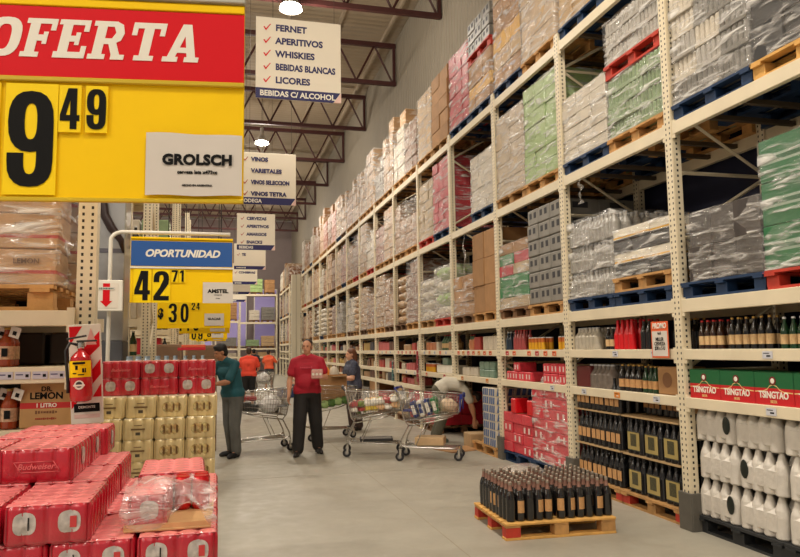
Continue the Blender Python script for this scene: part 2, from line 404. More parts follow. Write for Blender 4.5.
# ------------------------------------------------------------------ racks on the right
XF = 3.9826; BW = 2.0872; Y0 = 5.4708
LV = [1.14, 1.56, 2.0, 3.62, 5.3]        # beam tops
def py(n): return Y0+n*BW
ZTOP = 5.55
def main_rack():
    root = empty('pallet_rack', (XF, py(0), 0))
    tag(root, 'cream steel pallet rack running the whole right side of the aisle', 'rack')
    def upright(h, z0=0):
        me = MB()
        for x in (.045, 1.06):
            if x < .5: me.box((x, 0, (h+z0)/2), (.09, .1, h-z0), mpost)
            else: me.box((x, 0, h/2), (.09, .1, h), mpost)
        # side faces with own hole column: thin strip
        me.box((.045, -.0515, (h+z0)/2), (.07, .003, h-z0), mpost_s)
        me.box((1.06, -.0515, h/2), (.07, .003, h), mpost_s)
        return me.mesh('upright')
    um = upright(5.42); umt = upright(5.42, 1.03)
    br = MB(); z = .2; s = 0
    while z < 5.2:
        br.tube([(.09, 0, z), (1.02, 0, z+.55)] if s % 2 == 0 else [(1.02, 0, z), (.09, 0, z+.55)], .018, mrack, 4, smooth=False); z += .6; s += 1
        br.tube([(.09, 0, z-.03), (1.02, 0, z-.03)], .018, mrack, 4, smooth=False)
    brm = br.mesh('brace')
    b3 = MB(); z = 1.4; s = 0
    while z < 5.2:
        b3.tube([(.09, 0, z), (1.02, 0, z+.55)] if s % 2 == 0 else [(1.02, 0, z), (.09, 0, z+.55)], .018, mrack, 4, smooth=False); z += .6; s += 1
    b3m = b3.mesh('brace')
    gd = MB(); 
    gd.box((-.02, -.005, .16), (.022, .17, .32), mguard, .004); gd.box((.05, -.085, .16), (.14, .022, .32), mguard, .004); gd.box((.05, .075, .16), (.14, .022, .32), mguard, .004)
    gm = gd.mesh('foot_guard')
    fp = MB(); fp.box((.045, 0, .006), (.14, .14, .012), mrack); fpm = fp.mesh('foot_plate')
    for n in list(range(-2, 15))+[17, 18, 19, 20]:
        u = link('upright', umt if n == 3 else um, root, (0, (n)*BW, 0))
        link('brace', b3m if n == 3 else brm, u)
        if n < 3: link('foot_guard', gm, u)
        if n != 3: link('foot_plate', fpm, u)
    # beams
    ln = BW-.1
    def beam(h, t=.05):
        b = MB(); b.box((.0, BW/2, -h/2), (t, ln, h), mrack, .004); b.box((.024, BW/2, -h*.3), (.01, ln, .012), mrack)
        for y in (.052, BW-.052): b.box((-.012, y+(.012 if y < 1 else -.012), -h/2-.01), (.02, .05, h+.05), mrack)
        return b.mesh('beam')
    big = beam(.115); sm = beam(.09)
    rb = MB(); rb.box((1.06, BW/2, -.06), (.05, ln, .12), mrack); rbm = rb.mesh('rear_beam')
    dk = MB(); mdeck = mat('deck_board', lin(196, 178, 140), .7, 0, .1, 5)
    dk.box((.55, BW/2, -.012), (.98, ln, .014), mdeck); dkm = dk.mesh('shelf_deck')
    sp = MB(); sp.box((.55, 0, -.05), (.98, .05, .04), mat('support_dark', lin(84, 70, 54), .7)); spm = sp.mesh('deck_support')
    for n in list(range(-2, 14))+[17, 18, 19]:
        lv = [(LV[0], sm, 1), (LV[1], sm, 1), (LV[2], big, 1), (LV[3], big, 0), (LV[4], big, 0)]
        if 4 <= n < 14: lv.insert(0, (.84, sm, 1))
        for z, m, deck in lv:
            link('beam', m, root, (.025 if m is sm else .03, n*BW, z))
            if n < 10: link('rear_beam', rbm, root, (0, n*BW, z))
            if deck and n < 14: link('shelf_deck', dkm, root, (0, n*BW, z))
            elif n < 8:
                for yy in (.35, .75, 1.3, 1.7): link('deck_support', spm, root, (0, n*BW+yy, z))
    # price tags on the shelf beams
    tags = {'o': mat('tag_orange', lin(226, 96, 40), .5), 'w': mat('tag_white', lin(205, 206, 214), .5), 'r': mat('tag_red', lin(200, 50, 56), .5), 'a': mat('tag_amber', lin(214, 128, 30), .5)}
    tb = {}
    for k, m in tags.items():
        b = MB(); b.box((0, 0, 0), (.003, .1, .055), m); b.box((-.0018, .01, .012), (.001, .06, .006), mink); b.box((-.0018, -.01, -.008), (.001, .04, .012), mpaper if k != 'w' else mink); tb[k] = b.mesh('price_tag')
    tg = []
    for n, z, items in [(-1, LV[0], 'w'), (-1, LV[1], 'w'), (0, LV[0], 'w.a.w'), (0, LV[1], 'w.w..'), (1, LV[1], 'ooro.or'), (1, LV[0], 'w...'), (2, LV[1], 'ooaorao'), (2, LV[0], 'a.a'), (3, LV[1], 'wowaw'), (3, LV[0], 'r.o'), (4, LV[1], 'ororo'), (5, LV[1], 'wowo'), (4, LV[0], 'w.w.w')]:
        for i, c in enumerate(items):
            if c == '.': continue
            link('price_tag', tb[c], root, (-.004, n*BW+.2+(i+.5)*(BW-.4)/len(items), z-.045))
    # blue tarpaulin hung behind the rack
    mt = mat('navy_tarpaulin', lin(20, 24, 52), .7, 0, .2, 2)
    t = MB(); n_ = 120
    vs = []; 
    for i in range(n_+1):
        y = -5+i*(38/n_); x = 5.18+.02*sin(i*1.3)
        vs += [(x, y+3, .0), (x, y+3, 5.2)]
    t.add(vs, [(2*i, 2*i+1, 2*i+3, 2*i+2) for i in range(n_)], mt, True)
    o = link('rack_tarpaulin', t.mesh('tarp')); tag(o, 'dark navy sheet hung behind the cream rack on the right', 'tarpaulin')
    return root
RACK = main_rack()

# ------------------------------------------------------------------ pallets
def pallet_mesh(m, m2=None, lx=1.1, ly=1.0, H=.144):
    """decks run along y (the aisle face), blocks in three rows"""
    b = MB(); m2 = m2 or m; r = random.Random(3)
    for i in range(3): b.box((lx*(.07+.43*i), ly/2, .011), (.1, ly, .022), m)
    for i in range(3):
        for j in range(3): b.box((lx*(.07+.43*i), ly*(.07+.43*j), .061), (.1, .13, .078), m2 if j != 1 or m2 is m else m)
    for j in range(3): b.box((lx/2, ly*(.07+.43*j), .111), (lx, .1, .02), m)
    for i in range(7): b.box((lx*(.045+.1517*i), ly/2, .1325), (.095+r.uniform(-.01, .01), ly, .021), m)
    return b.mesh('pallet')
PAL = {k: pallet_mesh(*v) for k, v in {'wood': (mwood,), 'dark': (mwoodd,), 'blue': (mblue,), 'red': (mredp, mredp), 'black': (mblackp,), 'new': (mwoodn,), 'woodred': (mwood, mredp)}.items()}
PN = {'wood': 'brown wooden pallet', 'dark': 'dark weathered wooden pallet', 'blue': 'blue painted pallet', 'red': 'red painted pallet', 'black': 'black pallet', 'new': 'light new wooden pallet', 'woodred': 'wooden pallet with red blocks'}
def pallet(kind, x, y, z, label, group=None, rz=0):
    o = link('pallet', PAL[kind], None, (x, y, z), rz); return tag(o, label, 'pallet', group)

# ------------------------------------------------------------------ load builders
def crumple(sx, sy, sz, m, seed=0, amp=.012, top_in=.0, res=.07):
    """thin stretch film hugging a load: wrinkled sides and top, bottom open"""
    r = random.Random(seed); ph = [r.uniform(0, 6.28) for _ in range(9)]
    def nz(a, b, c): return (sin(a*7+ph[0]+2*sin(b*5+ph[1]))+sin(b*11+ph[2]+c*3)+sin((a+b)*17+ph[3]+2*sin(c*9+ph[4]))*.7+sin(c*23+a*9+ph[5])*.6)/3.3
    nx, ny, nk = max(3, int(sx/res)), max(3, int(sy/res)), max(3, int(sz/res))
    mb = MB(); ring = [(i/nx*sx, 0) for i in range(nx)]+[(sx, j/ny*sy) for j in range(ny)]+[(sx-i/nx*sx, sy) for i in range(nx)]+[(0, sy-j/ny*sy) for j in range(ny)]
    k = len(ring); vs = []
    for q in range(nk+1):
        z = q/nk*sz; ins = top_in*(q/nk)**3
        for x, y in ring:
            cx, cy = sx/2, sy/2; dx, dy = x-cx, y-cy
            d = amp*(1+nz(x, y, z)); L_ = sqrt(dx*dx+dy*dy)
            vs.append((cx+dx*(1-ins)+dx/L_*d, cy+dy*(1-ins)+dy/L_*d, z))
    fs = [(q*k+i, q*k+(i+1) % k, (q+1)*k+(i+1) % k, (q+1)*k+i) for q in range(nk) for i in range(k)]
    # top
    o = len(vs); c = [(sx/2, sy/2, sz+.012)]
    for f in (.66, .33):
        for i in range(k):
            p = vs[nk*k+i]; vs.append((sx/2+(p[0]-sx/2)*f, sy/2+(p[1]-sy/2)*f, sz+.008+.012*nz(p[0]*f, p[1]*f, 1)+.006))
    for i in range(k):
        j = (i+1) % k; fs.append((nk*k+i, nk*k+j, o+j, o+i)); fs.append((o+i, o+j, o+k+j, o+k+i))
    vs += c
    for i in range(k): fs.append((o+k+i, o+k+(i+1) % k, o+2*k))
    mb.add(vs, fs, m, True); return mb.mesh('stretch_wrap')

CM = {}
def carton_mesh(w, d, h, m, kind='box'):
    key = (round(w, 3), round(d, 3), round(h, 3), m.name, kind)
    if key in CM: return CM[key]
    b = MB()
    if kind == 'box':
        b.box((w/2, d/2, h/2), (w-.006, d-.006, h-.004), m, .006)
        b.box((w/2, d/2, h-.001), (w-.02, .012, .002), mat('tape', lin(196, 160, 110), .3))
    elif kind == 'tray':      # cans in a low tray under film: tops and bulges show
        nx, ny = max(2, round(w/.066)), max(2, round(d/.066))
        b.box((w/2, d/2, .02), (w-.006, d-.006, .04), m, .004)
        for i in range(nx):
            for j in range(ny):
                if 0 < i < nx-1 and 0 < j < ny-1: continue
                b.lathe([(.028, .01), (.0315, .02), (.0315, h-.018), (.026, h-.006), (.026, h-.002)], m, 8, ((i+.5)*w/nx, (j+.5)*d/ny, 0))
        b.box((w/2, d/2, h*.5), (w-.07, d-.07, h*.9), m)
    elif kind == 'crate':     # open slotted crate / bottle pack with handle slots
        b.box((w/2, d/2, h/2), (w-.01, d-.01, h-.008), m, .012)
        for j in (-1, 1): b.box((.004, d/2+j*d*.2, h*.6), (.006, d*.2, h*.36), mat('slot_dark', (.03, .03, .035), .6), .002)
        b.box((w/2, .004, h*.6), (w*.4, .006, h*.36), mat('slot_dark', (.03, .03, .035), .6), .002)
    elif kind == 'sack':
        b.ell((w/2, d/2, h/2), (w*.56, d*.56, h*.58), m, 12)
    CM[key] = b.mesh('carton'); return CM[key]

LOADGRP = {}
def load(x, y, z, sx, sy, nx, ny, nz, ch, mats, label, group=None, kind='box', wrap=None, drop=0, jit=.011, cat='pallet load', seed=1, cname='carton', name='wrapped_load', part_labels=None):
    """a unit load: cases in layers, film round them; x,y,z is the aisle-side near corner at the deck"""
    r = random.Random(seed); root = empty(name, (x, y, z)); tag(root, label, cat, group)
    w, d = sx/nx, sy/ny
    for k in range(nz):
        m = mats[k % len(mats)] if isinstance(mats, (list, tuple)) else mats
        for i in range(nx):
            for j in range(ny):
                if i > 0 and j > 0 and j < ny-1 and k < nz-1: continue      # buried cases
                if k == nz-1 and drop and r.random() < drop: continue
                mm = m if not isinstance(m, list) else r.choice(m)
                o = link(cname, carton_mesh(w, d, ch, mm, kind), root, (i*w+r.uniform(-jit, jit), j*d+r.uniform(-jit, jit)*.3, k*ch))
                o.rotation_euler.z = r.uniform(-jit, jit)
    if wrap:
        o = link('stretch_wrap', crumple(sx, sy, nz*ch, wrap, seed), root)
    return root

# simple far load: one mesh, cartons under milky film
def far_mat(name, col, film_amt=.4):
    if name in MATS: return MATS[name]
    m = mat(name, col, .5, 0, .12, 4, rnd=.18); nt = m.node_tree; N = nt.nodes; L = nt.links; b = N['Principled BSDF']
    tc = [n for n in N if n.type == 'TEX_COORD'][0]; mp = N.new('ShaderNodeMapping'); mp.inputs['Rotation'].default_value = (.6, .3, 0); mp.inputs['Scale'].default_value = (1, 1, 2.5); L.new(tc.outputs['Object'], mp.inputs[0])
    n = N.new('ShaderNodeTexNoise'); n.inputs['Scale'].default_value = 3.5; n.inputs['Detail'].default_value = 6; n.inputs['Distortion'].default_value = 1.5; L.new(mp.outputs[0], n.inputs['Vector'])
    mr = N.new('ShaderNodeMapRange'); mr.inputs[1].default_value = .46; mr.inputs[2].default_value = .66; mr.inputs[3].default_value = 0; mr.inputs[4].default_value = film_amt+.3; L.new(n.outputs['Fac'], mr.inputs[0])
    mx = N.new('ShaderNodeMix'); mx.data_type = 'RGBA'; src = b.inputs['Base Color'].links[0].from_socket
    L.new(mr.outputs[0], mx.inputs['Factor']); L.new(src, mx.inputs['A']); mx.inputs['B'].default_value = (.78, .73, .66, 1); L.new(mx.outputs['Result'], b.inputs['Base Color'])
    b.inputs['Roughness'].default_value = .3; bp = N.new('ShaderNodeBump'); bp.inputs['Strength'].default_value = .7; bp.inputs['Distance'].default_value = .05
    L.new(n.outputs['Fac'], bp.inputs['Height']); L.new(bp.outputs[0], b.inputs['Normal'])
    return m
FM = [far_mat('wrapped_kraft', lin(158, 116, 76)), far_mat('wrapped_tan', lin(178, 142, 102)), far_mat('wrapped_white', lin(196, 186, 168)), far_mat('wrapped_rose', lin(168, 104, 82)), far_mat('wrapped_grey', lin(134, 126, 114)), far_mat('wrapped_red', lin(160, 40, 42)), far_mat('wrapped_brown', lin(122, 80, 50))]
FN = ['brown kraft cartons', 'tan cartons', 'white cases', 'reddish cartons', 'grey cases', 'red cases', 'dark brown cartons']
FLM = {}
def far_load_mesh(ci, v):
    key = (ci, v)
    if key in FLM: return FLM[key]
    r = random.Random(ci*10+v); b = MB(); m = FM[ci]; nx, ny = r.choice([(2, 2), (2, 3), (3, 3)]); nz = r.choice([3, 4, 5, 6]); H = r.uniform(.95, 1.5); ch = H/nz
    for k in range(nz):
        for i in range(nx):
            for j in range(ny):
                if k == nz-1 and r.random() < .3: continue
                b.box(((i+.5)*1.04/nx+r.uniform(-.01, .01), (j+.5)*.96/ny+r.uniform(-.01, .01), (k+.5)*ch), (1.04/nx-.012, .96/ny-.012, ch-.008), m, .012)
    FLM[key] = b.mesh('wrapped_load'); return FLM[key]
def sack_load_mesh(ci, v):
    key = ('s', ci, v)
    if key in FLM: return FLM[key]
    r = random.Random(ci*17+v); b = MB(); m = FM[ci]
    for k in range(r.choice([4, 5, 6])):
        for i in range(2):
            for j in range(2): b.ell((.28+.5*i+r.uniform(-.02, .02), .25+.47*j+r.uniform(-.02, .02), .1+k*.17), (.29, .27, .115), m, 10)
    FLM[key] = b.mesh('sack_load'); return FLM[key]

GRP = {3: 'pallet loads on the lower pallet level of the rack', 4: 'pallet loads on the middle pallet level of the rack', 5: 'pallet loads on the top of the rack'}
LVN = {3: 'lower', 4: 'middle', 5: 'top'}
ORD = ['first', 'second', 'third', 'fourth', 'fifth', 'sixth', 'seventh', 'eighth', 'ninth', 'tenth', 'eleventh', 'twelfth', 'thirteenth', 'fourteenth', 'fifteenth', 'sixteenth', 'seventeenth', 'eighteenth', 'nineteenth', 'twentieth', 'twenty-first', 'twenty-second']
def where(l, n, half): return '%s half of %s bay, %s level' % (('near', 'far')[half], ORD[n+2], LVN[l])
def slot(n, half): return XF+.0, n*BW+Y0+(.06 if half == 0 else 1.04)
def put(l, n, half, pal, what, sx=1.04, sy=.96, nx=2, ny=3, nz=4, ch=.25, mats=None, kind='box', wrap=None, drop=0, zoff=0, seed=None, over=None, cname='carton', px=0.):
    x, y = slot(n, half); z = LV[l-1]; x += px
    if over is None:
        pallet(pal, x, y-.01, z+zoff, '%s on the %s' % (PN[pal], where(l, n, half)), 'pallets on the racks')
    zz = z+.144+zoff
    return load(x+.02, y+.01, zz+.001, sx, sy, nx, ny, nz, ch, mats, '%s, %s' % (what, where(l, n, half)), GRP[l], kind, wrap, drop, seed=seed or (n+3)*10+half+l, cname=cname)

mgreencan = mat('green_can_case', lin(128, 150, 108), .4, 0, .12, 9, .0)
msilver = mat('silver_case', lin(168, 162, 152), .35, 0, .15, 12)
mgreyc = mat('grey_case', lin(120, 116, 108), .45, 0, .18, 9)
mwcase = mat('off_white_case', lin(200, 190, 172), .5, 0, .08, 9)
mpalegreen = mat('pale_green_case', lin(150, 176, 112), .5, 0, .1, 6)
mredc = mat('red_case', lin(178, 28, 44), .4, 0, .15, 9)
mgrn = mat('green_case', lin(24, 120, 62), .4, 0, .15, 9)
myelc = mat('mustard_case', lin(206, 154, 46), .6, 0, .1, 9)
mblk = mat('black_case', lin(34, 33, 34), .4, 0, .2, 9)
mwyb = banded('white_yellow_black_case', lin(226, 218, 200), [(.0, .16, lin(30, 30, 32)), (.22, .36, lin(226, 170, 40))], .45)
mbrownw = mat('tan_film_case', lin(178, 156, 124), .5, 0, .15, 5)
def loads():
    # --- level 4 of the rack (3.6 m)
    put(4, -1, 1, 'blue', 'silver and tan cases in clinging clear film', nx=3, ny=3, nz=6, ch=.2, mats=[[msilver, mgreyc, mwcase]], kind='tray', wrap=mwrap)
    put(4, -1, 0, 'new', 'black film-wrapped bottle cases on a new yellow pallet', nx=2, ny=3, nz=2, ch=.27, mats=mblk, wrap=mwrapg)
    put(4, 0, 0, 'wood', 'greenish can trays stacked under a red pallet', nx=3, ny=3, nz=4, ch=.16, mats=mgreencan, kind='tray', wrap=mwrap)
    put(4, 0, 0, 'red', 'silver can trays raised on a second red pallet', nx=3, ny=3, nz=3, ch=.16, mats=msilver, kind='tray', wrap=mwrap, zoff=.144+.66, seed=77)
    put(4, 0, 1, 'blue', 'grey-white printed cases in crumpled film', nx=2, ny=3, nz=6, ch=.13, mats=mwcase, wrap=mwrap)
    put(4, 1, 0, 'wood', 'tall pale green wrapped cases', nx=2, ny=3, nz=7, ch=.185, mats=mpalegreen, wrap=mwrap)
    put(4, 1, 1, 'wood', 'tan shapeless wrapped stack beside the pale green one', nx=2, ny=2, nz=5, ch=.24, mats=mbrownw, wrap=mwrapm)
    put(4, 2, 0, 'blue', 'small white wrapped boxes on a blue pallet', nx=2, ny=3, nz=5, ch=.18, mats=mwcase, wrap=mwrapm)
    put(4, 3, 0, 'blue', 'bright red wrapped cases', nx=2, ny=3, nz=7, ch=.19, mats=mredc, wrap=mwrap)
    put(4, 3, 1, 'red', 'tan wrapped cases on a red pallet', nx=2, ny=3, nz=6, ch=.19, mats=mbrownw, wrap=mwrap)
    # --- level 3 (2.0 m)
    put(3, -1, 1, 'blue', 'low silvery shrink-wrapped stack in two tiers', nx=2, ny=3, nz=2, ch=.3, mats=mat('smoked_case', lin(56, 48, 44), .4, 0, .5, 9), wrap=mwrapg, sy=.86)
    put(3, -1, 0, 'red', 'green film-wrapped beer cases on a red pallet', nx=2, ny=2, nz=3, ch=.33, mats=banded('green_beer_case', lin(20, 104, 54), [(.4, .62, lin(150, 168, 150)), (.46, .56, lin(24, 90, 50))], .4, .15), wrap=mwrap)
    x, y = slot(0, 0)
    pallet('blue', x, y-.01, LV[2], 'blue pallet under a second wooden pallet, near half of third bay, lower level', 'pallets on the racks')
    put(3, 0, 0, 'wood', 'white cases with black bases and yellow dots', nx=2, ny=3, nz=4, ch=.125, mats=[mblk, mwyb, mblk, mwyb], wrap=mwrap, zoff=.146)
    x, y = slot(0, 1)
    pallet('blue', x, y-.01, LV[2], 'blue pallet under the grey bottle packs, lower level', 'pallets on the racks')
    load(x+.02, y+.01, LV[2]+.145, 1.04, .96, 4, 4, 3, .3, mat('grey_bottle_film', lin(150, 146, 138), .3, 0, .2, 14), 'three tiers of grey film-wrapped bottle packs on a blue pallet', GRP[3], 'bottles', mwrap, cname='bottle_pack', seed=5)
    put(3, 1, 0, 'wood', 'grey stacked crates with square handle slots', nx=2, ny=3, nz=6, ch=.21, mats=mat('crate_grey', lin(132, 128, 120), .5, 0, .12, 9), kind='crate', cname='crate')
    put(3, 1, 1, 'dark', 'red and green cases topped by brown carton', nx=2, ny=2, nz=6, ch=.155, mats=[mbrownw, [mredc, mgrn], [mgrn, mbrownw], [mredc, mbrownw], [mgrn, mredc], mcar], wrap=mwrap)
    put(3, 2, 0, 'wood', 'large smooth brown cartons stacked high', nx=1, ny=2, nz=3, ch=.42, mats=mcar)
    put(3, 2, 1, 'dark', 'lower brown wrapped cartons beside the tall brown cartons', nx=2, ny=2, nz=3, ch=.22, mats=mcar, wrap=mwrap)
    put(3, 3, 0, 'red', 'pale green and white sacks on red pallet', nx=2, ny=2, nz=4, ch=.24, mats=[mwcase, mpalegreen], kind='sack', wrap=mwrapm, cname='sack')
    put(3, 3, 1, 'wood', 'pale lumpy film-wrapped sacks', nx=2, ny=2, nz=4, ch=.2, mats=mwcase, kind='sack', wrap=mwrapm, cname='sack')
    # --- top level (5.3 m)
    put(5, 0, 1, 'blue', 'brown wrapped cartons on a blue pallet', nx=2, ny=3, nz=5, ch=.24, mats=mcar2, wrap=mwrap)
    put(5, 0, 0, 'blue', 'kraft cartons on a blue pallet', nx=2, ny=3, nz=5, ch=.24, mats=mcar, wrap=mwrap)
    put(5, 1, 0, 'wood', 'tall tan film-wrapped cartons on a wooden pallet', nx=2, ny=3, nz=6, ch=.26, mats=mcar2, wrap=mwrapm)
    put(5, 1, 1, 'blue', 'tall brown and mustard wrapped cartons', nx=2, ny=3, nz=6, ch=.26, mats=[mcar, mcar2, myelc, mcar], wrap=mwrap)
    put(5, 2, 0, 'blue', 'brown and mustard cartons under a red pallet', nx=2, ny=3, nz=4, ch=.2, mats=[mcar, myelc, mcar], wrap=mwrap)
    put(5, 2, 0, 'red', 'grey slotted crates raised on a second red pallet', nx=2, ny=3, nz=3, ch=.19, mats=mgreyc, kind='crate', zoff=.95, seed=99, cname='crate')
    put(5, 2, 1, 'blue', 'crimson wrapped cases stacked high', nx=2, ny=3, nz=7, ch=.19, mats=mredc, wrap=mwrap)
    put(5, 3, 0, 'wood', 'tall orange-brown cartons', nx=2, ny=2, nz=5, ch=.27, mats=mcar)
    put(5, 3, 1, 'wood', 'tan wrapped cartons', nx=2, ny=3, nz=5, ch=.26, mats=mcar2, wrap=mwrapm)
    # --- far bays
    r = random.Random(21)
    for l in (5, 4, 3):
        for n in list(range(4, 14))+[17, 18, 19]:
            for h in (0, 1):
                if r.random() < (.0 if l == 5 else .06): continue
                pk = r.choice(['wood', 'dark', 'blue', 'wood', 'dark', 'wood'] if l != 4 else ['wood', 'blue', 'red', 'dark', 'wood'])
                x, y = slot(n, h); z = LV[l-1]
                pallet(pk, x, y-.01, z, '%s on the %s' % (PN[pk], where(l, n, h)), 'pallets on the racks')
                ci = r.choice([0, 1, 1, 0, 2, 3, 4, 1, 6, 2] if n > 4 else [0, 1, 3, 6, 2]); v = r.randrange(3)
                if l == 3 and r.random() < .45: me = sack_load_mesh(r.choice([2, 1, 4]), v); nm = 'sack_load'; ds = 'pale wrapped sacks'
                else: me = far_load_mesh(ci, v); nm = 'wrapped_load'; ds = 'film-wrapped '+FN[ci]
                o = link(nm, me, None, (x+.02, y+.01, z+.145)); s = r.uniform(.9, 1.15) if l != 5 else r.uniform(1, 1.2)
                o.scale = (1, 1, min(s, 1.05) if l < 5 else s)
                tag(o, '%s, %s' % (ds, where(l, n, h)), 'pallet load', GRP[l])
                if n < 9 and nm == 'wrapped_load':
                    top = ch_top(me); wk = ('w', round(top, 1))
                    if wk not in FLM: FLM[wk] = crumple(1.05, .97, round(top, 1), mwrap, int(top*10), .014, .04)
                    link('stretch_wrap', FLM[wk], o, (-.005, -.005, 0))
                if l == 5 and r.random() < .3:
                    me2 = far_load_mesh(r.choice([0, 1, 6]), v); top = max(p[2] for p in [vv.co for vv in me.vertices])*s
                    nb = MB(); q = r.choice([1, 2]); 
                    for a in range(q): nb.box((.3+.45*a, .3+.3*a, .2), (.5, .5, .4), FM[r.choice([0, 1])], .01)
                    c = link('carton', nb.mesh('carton'), None, (x+.05, y+.1, z+.146+ch_top(me)*s)); tag(c, 'loose kraft carton on top of the load, %s' % where(l, n, h), 'carton')
def ch_top(me): return max(v.co.z for v in me.vertices)

# bottle pack mesh used for kind 'bottles'
def bottle_prof(h, r, glass, cap, label=None, neck=.35):
    sh = h*(1-neck)
    p = [(r*.9, 0, glass), (r, .008, glass)]
    if label: p += [(r, h*.16, label), (r, h*.46, glass)]
    p += [(r, sh*.88, glass), (r*.82, sh, glass), (r*.42, sh+h*neck*.45, glass), (r*.36, h*.94, cap), (r*.4, h*.945, cap), (r*.38, h, cap)]
    return p
_cm0 = carton_mesh
def carton_mesh(w, d, h, m, kind='box'):
    if kind != 'bottles': return _cm0(w, d, h, m, kind)
    key = (round(w, 3), round(d, 3), round(h, 3), m.name, kind)
    if key in CM: return CM[key]
    b = MB()
    for i in range(2):
        for j in range(3): b.lathe(bottle_prof(h-.01, w/4.3, m, mat('cap_grey', (.4, .4, .4), .4)), m, 9, ((i+.5)*w/2, (j+.5)*d/3, 0))
    b.box((w/2, d/2, h*.3), (w*.86, d*.94, h*.56), m, .02)
    CM[key] = b.mesh('bottle_pack'); return CM[key]
loads()

# ------------------------------------------------------------------ goods on the shelves and on the floor of the rack
mglass = mat('brown_glass', lin(52, 26, 14), .12, 0, .1, 20, coat=.5)
mglassd = mat('dark_glass', lin(22, 20, 20), .1, 0, .1, 20, coat=.6)
mglassg = mat('green_glass', lin(24, 60, 34), .12, coat=.5)
mlab = mat('label_cream', lin(206, 172, 124), .6, 0, .1, 60)
mlabo = mat('label_tan', lin(196, 148, 96), .55, 0, .15, 60)
mcapr = mat('cap_red', lin(190, 30, 30), .4); mcapg = mat('cap_gold', lin(190, 150, 80), .35, .6); mcapw = mat('cap_white', lin(220, 220, 220), .5)
mcola = mat('cola_red', lin(206, 18, 28), .35, 0, .08, 20)
def bottle(h, r, glass, cap, label=None, n=10, neck=.35):
    b = MB(); b.lathe(bottle_prof(h, r, glass, cap, label, neck), glass, n); return b.mesh('bottle')
def rowput(me, name, n, y0, y1, x0, nrow, z, step, label, cat, group, jit=.005, skip=0, rz=None, dx=None, bay=0):
    """rows of one kind of item along a shelf of the right rack, y measured from post n"""
    r = random.Random(int(y0*100)+n*7+int(z*10)); k = int((y1-y0)/step+1e-6); dx = dx or step
    for i in range(max(1, k)):
        for j in range(nrow):
            if skip and r.random() < skip: continue
            o = link(name, me, None, (XF+x0+j*dx+r.uniform(-jit, jit), Y0+n*BW+y0+(i+.5)*step+r.uniform(-jit, jit), z+.0005), rz if rz is not None else r.uniform(0, 6))
            tag(o, label, cat, group)
def blockmesh(w, d, h, m, kind='pack', win=None):
    b = MB(); b.box((0, 0, h/2), (w, d, h), m, min(.012, h*.1))
    return b.mesh(kind)
